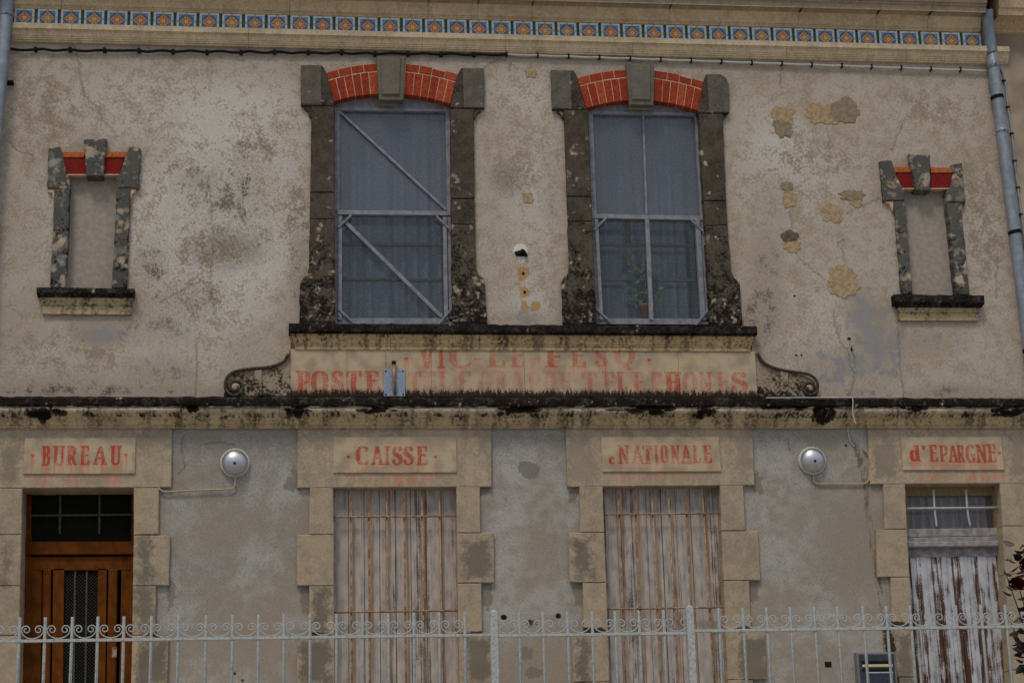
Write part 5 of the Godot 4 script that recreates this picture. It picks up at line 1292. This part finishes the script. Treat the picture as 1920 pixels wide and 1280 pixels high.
# ---------------------------------------------------------------- things on and before the wall
func build_fittings() -> void:
	curtain("pale lace curtain behind the window with diagonal battens", Rect2(-1.655, 4.717, 1.137, 2.223), -0.29, 8, 0.045, M.curtain)
	curtain("pale lace curtain behind the window with the potted plant", Rect2(0.857, 4.759, 1.257, 2.273), -0.39, 8, 0.045, M.curtain)
	curtain("gathered net curtain in the fanlight over the flaking door", Rect2(3.806, 2.609, 1.013, 0.400), -0.21, 11, 0.02, M.curtain_warm)
	# potted plant on the inner sill
	var pl := thing("potted_plant", "leafy green potted plant standing behind the right upper window pane", "plant", Vector3(1.374, 4.762, -0.200))
	var st := new_st(true)
	var pot := PackedVector2Array([Vector2(0.0, 0.0), Vector2(0.055, 0.0), Vector2(0.075, 0.11), Vector2(0.083, 0.112), Vector2(0.083, 0.135), Vector2(0.07, 0.135), Vector2(0.06, 0.12), Vector2(0.0, 0.115)])
	lathe(st, pot, 20)
	var po := obj("pot", st, M.pot, pl)
	po.rotation.x = -PI / 2
	st = new_st()
	for k in 190:
		var h := rng.randf_range(0.1, 0.56)
		var sp := 0.17 * sin(clampf((h - 0.02) / 0.6, 0.0, 1.0) * PI) + 0.02
		var p := Vector3(rng.randf_range(-1.0, 0.8) * sp, h, rng.randf_range(-0.35, 0.35) * sp)
		var dir := Vector3(p.x * 3.0 + rng.randf_range(-0.5, 0.5), rng.randf_range(-0.5, 0.7), rng.randf_range(-0.2, 0.4)).normalized()
		var s := dir.cross(Vector3(rng.randf(), rng.randf(), rng.randf() + 0.3)).normalized()
		var l := rng.randf_range(0.035, 0.07)
		quad(st, p, p + dir * l * 0.5 + s * l * 0.26, p + dir * l, p + dir * l * 0.5 - s * l * 0.26)
	obj("foliage", st, M.leaf, pl)
	st = new_st(true)
	for k in 5:
		tube(st, smooth_path(PackedVector3Array([Vector3(0, 0.11, 0), Vector3(rng.randf_range(-0.06, 0.03), 0.3, 0), Vector3(rng.randf_range(-0.14, 0.06), 0.5, 0)]), 4), 0.004, 5)
	obj("stems", st, M.leaf_dark, pl)
	# bulkhead lamps
	for k in 2:
		var lamp := thing("wall_lamp", ["round chrome wall lamp between the BUREAU and CAISSE tablets", "round chrome wall lamp between the NATIONALE and d'EPARGNE tablets"][k], "lamp", [Vector3(-2.623, 3.280, 0.030), Vector3(2.876, 3.287, 0.030)][k] * Vector3(1, 1, 0), "round wall lamps")
		st = new_st(true)
		lathe(st, PackedVector2Array([Vector2(0.136, 0.0), Vector2(0.138, 0.02), Vector2(0.13, 0.034), Vector2(0.118, 0.036)]), 40)
		obj("rim", st, M.cable, lamp)
		st = new_st(true)
		var dome := PackedVector2Array()
		for i in 13:
			var t := i / 12.0 * PI * 0.5
			dome.append(Vector2(0.122 * cos(t), 0.03 + 0.085 * sin(t)))
		lathe(st, dome, 48)
		obj("dome", st, M.chrome, lamp)
		st = new_st(true)
		lathe(st, PackedVector2Array([Vector2(0.012, 0.0), Vector2(0.012, 0.014), Vector2(0.008, 0.018), Vector2(0.0, 0.018)]), 16)
		var kn := obj("dark_knob", st, M.black, lamp)  # small dark knob set low on the dome
		kn.position = Vector3(0.0, -0.022, 0.108)
	var wires := [
		["lamp_cable", "beige cable running left from the lamp beside the BUREAU doorway", PackedVector2Array([Vector2(-2.619, 3.152), Vector2(-2.619, 3.092), Vector2(-2.628, 3.051), Vector2(-2.667, 3.032), Vector2(-2.818, 3.027), Vector2(-3.061, 3.018), Vector2(-3.245, 3.009), Vector2(-3.294, 3.024), Vector2(-3.318, 3.054), Vector2(-3.338, 3.079)]), 0.0085, M.cable_beige, 0.03],
		["lamp_cable", "beige cable looping right from the lamp beside the d'EPARGNE doorway", PackedVector2Array([Vector2(2.878, 3.155), Vector2(2.880, 3.097), Vector2(2.899, 3.066), Vector2(2.977, 3.060), Vector2(3.161, 3.060), Vector2(3.330, 3.059), Vector2(3.400, 3.075), Vector2(3.430, 3.121), Vector2(3.438, 3.226), Vector2(3.441, 3.331), Vector2(3.418, 3.379), Vector2(3.388, 3.400)]), 0.0085, M.cable_beige, 0.02],
		["loose_cable", "thin pale cable hanging over the string course above the right lamp", PackedVector2Array([Vector2(2.405, 3.860), Vector2(2.746, 3.863), Vector2(3.062, 3.863), Vector2(3.241, 3.864), Vector2(3.261, 3.843), Vector2(3.252, 3.727), Vector2(3.257, 3.658), Vector2(3.274, 3.601)]), 0.005, M.cable, 0.22],
		["loose_cable", "thin pale wire end dangling below the string course near the right lamp", PackedVector2Array([Vector2(3.256, 3.636), Vector2(3.255, 3.557), Vector2(3.270, 3.472), Vector2(3.309, 3.430)]), 0.005, M.cable, 0.012]]
	for w in wires:
		var pts: PackedVector2Array = w[2]
		var t := thing(w[0], w[1], "cable", Vector3(pts[0].x, pts[0].y, 0.0))
		st = new_st(true)
		var loc := PackedVector3Array()
		for p in pts:
			loc.append(Vector3(p.x - pts[0].x, p.y - pts[0].y, w[5]))
		tube(st, smooth_path(loc, 5), w[3], 8)
		obj("wire", st, w[4], t)
	# cables under the cornice
	var c := thing("overhead_cable", "black sagging cable bundle clipped under the left half of the cornice", "cable", Vector3(-4.825, 7.378, 0.030))
	st = new_st(true)
	var pts3 := PackedVector3Array()
	var a := Vector2(-4.834, 7.372)
	var e := Vector2(0.022, 7.436)
	for k in 60:
		var p := a.lerp(e, k / 59.0)
		pts3.append(Vector3(p.x - -4.825, p.y - 7.378 - 0.012 * sin(k * 0.9) * sin(k * 0.9) + rng.randf_range(-0.004, 0.004), 0.0))
	tube(st, smooth_path(pts3, 2), 0.014, 7)
	obj("cable", st, M.black, c)
	for k in 14:
		st = new_st()
		var q := pts3[3 + k * 4]
		box(st, q + Vector3(-0.015, -0.02, -0.03), q + Vector3(0.015, 0.022, 0.017))
		obj("clip", st, M.black, c)
	c = thing("overhead_cable", "pale grey cable in black clips under the right half of the cornice", "cable", Vector3(0.022, 7.436, 0.030))
	st = new_st(true)
	pts3 = PackedVector3Array()
	e = Vector2(5.014, 7.376)
	a = Vector2(0.000, 7.436)
	for k in 49:
		var p := a.lerp(e, k / 48.0)
		pts3.append(Vector3(p.x - a.x, p.y - a.y - 0.006 * absf(sin(k * PI / 3.0)), 0.0))
	tube(st, pts3, 0.0125, 8)
	obj("cable", st, M.cable, c)
	for k in 17:
		st = new_st()
		var q := pts3[k * 3]
		box(st, q + Vector3(-0.008, -0.018, -0.03), q + Vector3(0.008, 0.024, 0.016))
		obj("clip", st, M.black, c)
	# downpipes
	var dp := thing("downpipe", "grey zinc downpipe in the corner at the right end of the cornice", "drainpipe", Vector3(5.03, 0.0, 0.08))
	var o := Vector3(5.03, 0.0, 0.08)
	st = new_st(true)
	tube(st, smooth_path(PackedVector3Array([Vector3(5.010, 7.984, 0.200) - o, Vector3(5.021, 7.846, 0.150) - o, Vector3(5.039, 7.720, 0.100) - o, Vector3(5.057, 7.555, 0.070) - o]), 5), 0.055, 16, 0.066)
	obj("neck", st, M.zinc, dp)
	st = new_st(true)
	tube(st, PackedVector3Array([Vector3(5.065, 7.585, 0.070) - o, Vector3(5.066, 7.360, 0.070) - o, Vector3(5.097, 6.189, 0.070) - o, Vector3(5.145, 4.365, 0.070) - o, Vector3(5.145 - o.x, 0.1, -0.01)]), 0.06, 18)
	obj("pipe", st, M.zinc, dp)
	for q in [[Vector3(5.068, 7.082, 0.070), Vector3(5.073, 7.047, 0.070)], [Vector3(5.111, 5.625, 0.070), Vector3(5.116, 5.591, 0.070)], [Vector3(5.142, 4.392, 0.070), Vector3(5.141, 4.359, 0.070)]]:
		st = new_st(true)
		tube(st, PackedVector3Array([q[0] - o, q[1] - o]), 0.068, 18)
		obj("collar", st, M.black, dp)
	for q in [[Vector3(5.083, 6.714, 0.070), Vector3(5.086, 6.680, 0.070)], [Vector3(5.061, 7.484, 0.070), Vector3(5.064, 7.389, 0.070)]]:
		st = new_st(true)
		tube(st, PackedVector3Array([q[0] - o, q[1] - o]), 0.065, 18)
		obj("joint", st, M.zinc, dp)
	var cd := thing("conduit", "slim pale conduit clipped beside the right zinc downpipe", "cable", Vector3(5.159, 7.391, 0.030))
	o = Vector3(5.159, 7.391, 0.030)
	st = new_st(true)
	var cl := [Vector3(5.110, 7.419, 0.030), Vector3(5.159, 7.391, 0.030), Vector3(5.187, 7.267, 0.030), Vector3(5.192, 6.978, 0.030), Vector3(5.204, 6.692, 0.030), Vector3(5.206, 6.205, 0.030), Vector3(5.224, 5.601, 0.030), Vector3(5.250, 4.486, 0.030)]
	var loc2 := PackedVector3Array()
	for p in cl:
		loc2.append(p - o)
	tube(st, smooth_path(loc2, 4), 0.013, 8)
	obj("tube", st, M.zinc, cd)
	for p in [Vector3(5.175, 7.267, 0.030), Vector3(5.192, 6.978, 0.030), Vector3(5.203, 6.686, 0.030), Vector3(5.205, 6.390, 0.030), Vector3(5.213, 6.102, 0.030), Vector3(5.213, 5.816, 0.030)]:
		st = new_st()
		box(st, p - o + Vector3(-0.02, -0.007, -0.03), p - o + Vector3(0.018, 0.007, 0.018))
		obj("clip", st, M.black, cd)
	dp = thing("downpipe", "grey zinc downpipe at the left end of the cornice, beside the first tile", "drainpipe", Vector3(-4.98, 0.0, 0.12))
	o = Vector3(-4.98, 0.0, 0.12)
	st = new_st(true)
	tube(st, PackedVector3Array([Vector3(-4.854, 8.017, 0.120) - o, Vector3(-4.857, 7.847, 0.120) - o, Vector3(-4.869, 7.510, 0.120) - o, Vector3(-4.876, 7.337, 0.120) - o, Vector3(-4.912, 6.543, 0.120) - o, Vector3(-4.937, 5.656, 0.120) - o, Vector3(-4.937 - o.x, 0.1, 0.0)]), 0.062, 18)
	obj("pipe", st, M.zinc, dp)
	st = new_st(true)
	tube(st, PackedVector3Array([Vector3(-4.859, 7.706, 0.120) - o, Vector3(-4.860, 7.673, 0.120) - o]), 0.068, 18)
	obj("joint", st, M.zinc, dp)
	st = new_st()
	box(st, Vector3(-4.827, 7.005, 0.120) - o + Vector3(-0.05, -0.012, -0.1), Vector3(-4.827, 7.005, 0.120) - o + Vector3(0.05, 0.012, -0.02))
	obj("bracket", st, M.black, dp)
	# enamel plate with a rusty pipe in front of the inscription
	var pt := thing("metal_plate", "small blue-grey metal plate with rusty pipe over the POSTE inscription", "plate", Vector3(-1.137, 3.911, 0.060))
	o = Vector3(-1.137, 3.911, 0.060)
	var prr := Rect2(-1.239, 3.906, 0.202, 0.265)
	st = new_st()
	prism(st, rect_pts(Rect2(prr.position.x - o.x, prr.position.y - o.y, prr.size.x, prr.size.y)), -0.01, 0.004, 0.002)
	obj("plate", st, M.plate, pt)
	for q in [Vector2(0.02, 0.02), Vector2(prr.size.x - 0.02, 0.02), Vector2(0.02, prr.size.y - 0.02), Vector2(prr.size.x - 0.02, prr.size.y - 0.02)]:
		st = new_st(true)
		lathe(st, PackedVector2Array([Vector2(0.008, 0.0), Vector2(0.007, 0.005), Vector2(0.0, 0.006)]), 10)
		var sc := obj("screw", st, M.black, pt)
		sc.position = Vector3(prr.position.x - o.x + q.x, prr.position.y - o.y + q.y, 0.004)
	st = new_st(true)
	tube(st, PackedVector3Array([Vector3(-1.143, 4.227, 0.085) - o, Vector3(-1.142, 4.097, 0.085) - o, Vector3(-1.138, 3.926, 0.085) - o]), 0.017, 10)
	obj("pipe", st, M.rust, pt)
	st = new_st(true)
	tube(st, PackedVector3Array([Vector3(-1.144, 4.243, 0.085) - o, Vector3(-1.142, 4.212, 0.085) - o]), 0.021, 10)
	obj("pipe_cap", st, M.black, pt)
	# broken bracket in the wall between the upper windows
	var br := thing("wall_bracket", "broken black iron bracket in a chipped hole between the upper windows", "bracket", Vector3(0.113, 5.361, 0.000))
	st = new_st(true)
	tube(st, smooth_path(PackedVector3Array([Vector3(-0.055, 0.0, 0.005), Vector3(-0.02, -0.02, 0.03), Vector3(0.01, 0.015, 0.035), Vector3(0.04, -0.02, 0.03), Vector3(0.05, -0.03, 0.0)]), 5), 0.015, 8)
	obj("hook", st, M.black, br)
	st = new_st()
	prism(st, PackedVector2Array([Vector2(-0.05, -0.035), Vector2(0.045, -0.04), Vector2(0.05, -0.005), Vector2(0.0, 0.025), Vector2(-0.06, 0.005)]), -0.02, 0.012, 0.004, 0.006)
	obj("plate", st, M.black, br)
	# letterbox by the right door, with two slots
	var lb := thing("letterbox", "dark letterbox with two pale slots beside the flaking door", "letterbox", Vector3(3.361, 1.118, 0.000))
	o = Vector3(3.361, 1.118, 0.000)
	var lr := Rect2(3.164, 1.012, 0.353, 0.423)
	lr.position -= Vector2(o.x, o.y)
	st = new_st()
	prism(st, rect_pts(lr.grow(0.012)), 0.0, 0.09, 0.01)
	obj("surround", st, M.grey_plastic, lb)
	st = new_st()
	prism(st, rect_pts(lr.grow(-0.008)), 0.07, 0.098, 0.006)
	obj("front", st, M.letterbox, lb)
	for q in [[0.30, 0.024, M.cream, 0.1], [0.44, 0.013, M.white_iron, 0.2]]:
		st = new_st()
		var y: float = lr.end.y - lr.size.y * q[0]
		prism(st, rect_pts(Rect2(lr.position.x + lr.size.x * q[3], y, lr.size.x * (0.92 - q[3]), q[1])), 0.09, 0.106, 0.004)
		obj("flap", st, q[2], lb)
		st = new_st()
		prism(st, rect_pts(Rect2(lr.position.x + lr.size.x * 0.08, y + q[1] + 0.004, lr.size.x * 0.84, 0.03)), 0.09, 0.1, 0.002)
		obj("slot", st, M.black, lb)
	var vh := thing("wall_vent", "small black square vent hole low in the wall left of the letterbox", "vent", Vector3(2.900, 1.348, 0.000))
	st = new_st()
	prism(st, PackedVector2Array([Vector2(-0.032, -0.026), Vector2(0.032, -0.026), Vector2(0.032, 0.026), Vector2(-0.032, 0.026)]), -0.02, 0.006, 0.006, 0.003)
	obj("cover", st, M.black, vh)

func fence_run(called: String, label: String, x0: float, x1: float, xs: Array, rail_y: float, top_y: float, posts: Array, cat := "fence") -> void:
	var z := 2.5
	var t := thing(called, label, cat, Vector3((x0 + x1) * 0.5, 0.0, z))
	var ox := (x0 + x1) * 0.5
	var st := new_st(true)
	tube(st, PackedVector3Array([Vector3(0, 0.02, 0), Vector3(0, top_y - 0.008, 0), Vector3(0, top_y - 0.002, 0), Vector3(0, top_y, 0)]), 0.0125, 10, 0.0118)
	st.generate_normals()
	var bar_mesh := st.commit()
	for x in xs:
		var bm := inst("bar", bar_mesh, M.iron, t, Vector3(x - ox, 0, 0))
		bm.rotation.z = rng.randf_range(-0.003, 0.003)
	for y in [rail_y, 0.14]:
		st = new_st()
		box(st, Vector3(x0 - ox, y - 0.011, -0.017), Vector3(x1 - ox, y + 0.011, 0.017))
		obj("rail", st, M.iron, t)
	for p in posts:
		st = new_st()
		var px: float = p[0] - ox
		var hw := 0.029
		box(st, Vector3(px - hw, 0.0, -hw), Vector3(px + hw, p[1] - 0.02, hw))
		var a := Vector3(px, p[1], 0)
		var q := [Vector3(px - hw, p[1] - 0.02, hw), Vector3(px + hw, p[1] - 0.02, hw), Vector3(px + hw, p[1] - 0.02, -hw), Vector3(px - hw, p[1] - 0.02, -hw)]
		for k in 4:
			tri(st, q[k], q[(k + 1) % 4], a)
		obj("post", st, M.iron, t)
	var all := xs.duplicate()
	for p in posts:
		all.append(p[0])
	all.sort()
	var meshes := {}
	for k in all.size() - 1:
		var w: float = all[k + 1] - all[k]
		if w > 0.26 or w < 0.1:
			continue
		var key := snappedf(w, 0.004)
		if not meshes.has(key):
			st = new_st(true)
			var hwid := key * 0.5
			for s in [-1.0, 1.0]:
				var path := PackedVector3Array()
				var c := Vector2(-hwid + 0.049, 0.084)
				for i in 22:
					var f := i / 21.0
					var an := PI - TAU * 1.3 * (1.0 - f)
					var rad := lerpf(0.009, 0.036, f)
					path.append(Vector3((c.x + cos(an) * rad) * s, c.y + sin(an) * rad, 0))
				for i in range(1, 9):
					var an := PI + PI * 0.5 * i / 8.0
					path.append(Vector3(cos(an) * (hwid - 0.013) * s, 0.084 + sin(an) * 0.067, 0))
				tube(st, path, 0.0048, 6)
			st.generate_normals()
			meshes[key] = st.commit()
		inst("scroll", meshes[key], M.iron, t, Vector3((all[k] + all[k + 1]) * 0.5 - ox, rail_y, 0))

func build_fence() -> void:
	var ry := 1.375
	var left := []
	var x := -4.184
	for v in [-4.771, -4.572, -4.380, -4.184, -3.991, -3.790, -3.592, -3.393, -3.190, -2.982, -2.765, -2.564, -2.366, -2.164, -1.960, -1.757, -1.557, -1.352, -1.150, -0.948, -0.750]:
		left.append(v)
	fence_run("iron_railing", "pale grey iron railing with scrolls in front of the BUREAU doorway", -4.85, -0.530, left, 1.375, 1.555, [])
	fence_run("iron_gate", "pale grey iron gate between two square posts in front of the NATIONALE shutters", -0.513, 1.068, [-0.313, -0.121, 0.076, 0.269, 0.462, 0.656, 0.851], 1.368, 1.55, [[-0.517, 1.575], [1.064, 1.595]], "gate")
	fence_run("iron_railing", "pale grey iron railing with scrolls in front of the letterbox and flaking door", 1.085, 5.4, [1.299, 1.500, 1.697, 1.895, 2.093, 2.287, 2.496, 2.691, 2.892, 3.084, 3.282, 3.493, 3.701, 3.905, 4.113, 4.323], 1.385, 1.565, [])

func build_rose() -> void:
	var at := Vector3(4.169, 0.0, 2.2)
	var t := thing("rose_bush", "dark-leaved red rose bush at the right edge of the picture", "bush", at)
	var st := new_st(true)
	for k in 9:
		var top := Vector3(rng.randf_range(-0.28, 0.3), rng.randf_range(1.4, 2.1), rng.randf_range(-0.25, 0.25))
		tube(st, smooth_path(PackedVector3Array([Vector3(rng.randf_range(-0.06, 0.06), 0, rng.randf_range(-0.06, 0.06)), top * Vector3(0.3, 0.5, 0.3), top]), 5), 0.009, 6, 0.004)
	obj("stems", st, M.leaf_dark, t)
	st = new_st()
	for k in 520:
		var h := rng.randf_range(0.5, 2.15)
		var an := rng.randf() * TAU
		var rr := 0.34 * sqrt(rng.randf()) * (1.0 - 0.25 * absf(h - 1.5))
		if cos(an) < 0.0 and h > 1.3 and rng.randf() < 0.5:
			rr *= 0.6
		var p := Vector3(cos(an) * rr + 0.06, h, sin(an) * rr)
		var dir := Vector3(cos(an) + rng.randf_range(-0.6, 0.6), rng.randf_range(-0.7, 0.5), sin(an) + rng.randf_range(-0.6, 0.6)).normalized()
		var s := dir.cross(Vector3(rng.randf_range(-1, 1), 1.0, rng.randf_range(-1, 1))).normalized()
		var nn := dir.cross(s) * 0.014
		var l := rng.randf_range(0.07, 0.12)
		var rim := [p, p + dir * l * 0.25 + s * l * 0.27 + nn, p + dir * l * 0.6 + s * l * 0.3 + nn, p + dir * l, p + dir * l * 0.6 - s * l * 0.3 + nn, p + dir * l * 0.25 - s * l * 0.27 + nn]
		for q in range(1, 5):
			tri(st, rim[0], rim[q], rim[q + 1])
	obj("leaves", st, M.leaf_dark, t)
	for q in [Vector3(3.843, 1.734, 2.450), Vector3(4.012, 1.915, 2.300), Vector3(4.267, 2.171, 2.100), Vector3(4.271, 1.644, 2.300)]:
		st = new_st()
		for k in 26:
			var an := k * 2.4
			var rr := 0.008 + 0.0021 * k
			var c := Vector3(cos(an) * rr, 0.02 - 0.0008 * k, sin(an) * rr)
			var up := Vector3(cos(an) * 0.25, 0.9, sin(an) * 0.25).normalized() * (0.062 - k * 0.0006)
			var sd := Vector3(-sin(an), 0, cos(an)) * (0.022 + 0.0013 * k)
			var bulge := Vector3(cos(an), 0, sin(an)) * 0.016
			tri(st, c - up * 0.4, c + sd + bulge, c + up * 0.7)
			tri(st, c - up * 0.4, c + up * 0.7, c - sd + bulge)
		var f := obj("flower", st, M.petal, t)
		f.position = q - at
		f.rotation.x = 0.9

func build_neighbours() -> void:
	var n := thing("neighbouring_house", "plain rendered house front beyond the right downpipe", "building", Vector3(5.125, 0, 0))
	var st := new_st()
	box(st, Vector3(0.0, -0.02, -6.0), Vector3(4.0, 7.95, 0.02))
	obj("wall", st, M.neighbour, n)
	st = new_st()
	moulding(st, PackedVector2Array([Vector2(0.02, 7.798), Vector2(0.05, 7.810), Vector2(0.055, 7.836), Vector2(0.07, 7.837), Vector2(0.075, 7.868), Vector2(0.10, 7.907), Vector2(0.17, 7.922), Vector2(0.24, 7.907), Vector2(0.25, 7.968), Vector2(0.27, 7.982), Vector2(0.30, 8.112), Vector2(0.0, 8.246)]), -0.02, 4.0, 0.0, 0.0, 0.0)
	obj("cornice", st, M.mortar, n)
	st = new_st()
	box(st, Vector3(-0.05, 7.96, -6.1), Vector3(4.1, 8.12, 0.1))
	obj("roof_slab", st, M.roof, n)
	n = thing("neighbouring_house", "sliver of the house front left of the left downpipe", "building", Vector3(-5.255, 0, 0))
	st = new_st()
	box(st, Vector3(-4.0, -0.02, -6.0), Vector3(0.0, 7.95, 0.0))
	obj("wall", st, M.neighbour, n)
	st = new_st()
	box(st, Vector3(-4.1, 7.96, -6.1), Vector3(0.05, 8.12, 0.1))
	obj("roof_slab", st, M.roof, n)

func build_ground() -> void:
	var st := new_st()
	box(st, Vector3(-12.0, -2.14, -7.0), Vector3(12.0, -0.021, 2.75))
	structure("terrace", st, M.ground)
	st = new_st()
	quad(st, Vector3(-400, -2.15, 400), Vector3(400, -2.15, 400), Vector3(400, -2.15, -400), Vector3(-400, -2.15, -400))
	structure("ground", st, M.pale_street)

func _ready() -> void:
	rng.seed = 20240
	shape_noise.seed = 3
	shape_noise.frequency = 0.05
	# camera
	var cam := Camera3D.new()
	cam.name = "camera"
	add_child(cam)
	cam.position = Vector3(-2.178, -0.371, 17.602)
	cam.rotation_degrees = Vector3(15.2546, -7.0549, -1.5694)
	cam.fov = 20.225
	cam.far = 900.0
	cam.current = true
	# sky and light: a bright overcast day
	var sm := ProceduralSkyMaterial.new()
	sm.sky_top_color = Color(0.90, 0.94, 0.98)
	sm.sky_horizon_color = Color(0.57, 0.61, 0.67)
	sm.sky_curve = 0.5
	sm.ground_bottom_color = Color(0.30, 0.29, 0.28)
	sm.ground_horizon_color = Color(0.5, 0.51, 0.52)
	var sky := Sky.new()
	sky.sky_material = sm
	var env := Environment.new()
	env.background_mode = Environment.BG_SKY
	env.sky = sky
	env.tonemap_mode = Environment.TONE_MAPPER_LINEAR
	env.tonemap_exposure = 0.83
	env.sdfgi_enabled = true
	env.ssao_enabled = true
	env.ssil_enabled = true
	var we := WorldEnvironment.new()
	we.name = "world"
	we.environment = env
	add_child(we)
	var sun := DirectionalLight3D.new()
	sun.name = "sun"
	add_child(sun)
	sun.light_energy = 0.5
	sun.light_color = Color(1.0, 0.95, 0.88)
	sun.light_angular_distance = 14.0
	sun.shadow_enabled = true
	sun.rotation_degrees = Vector3(-58, -26, 0)
	# setting, building, things
	make_materials()
	build_ground()
	build_house()
	build_neighbours()
	build_fittings()
	build_fence()
	build_rose()
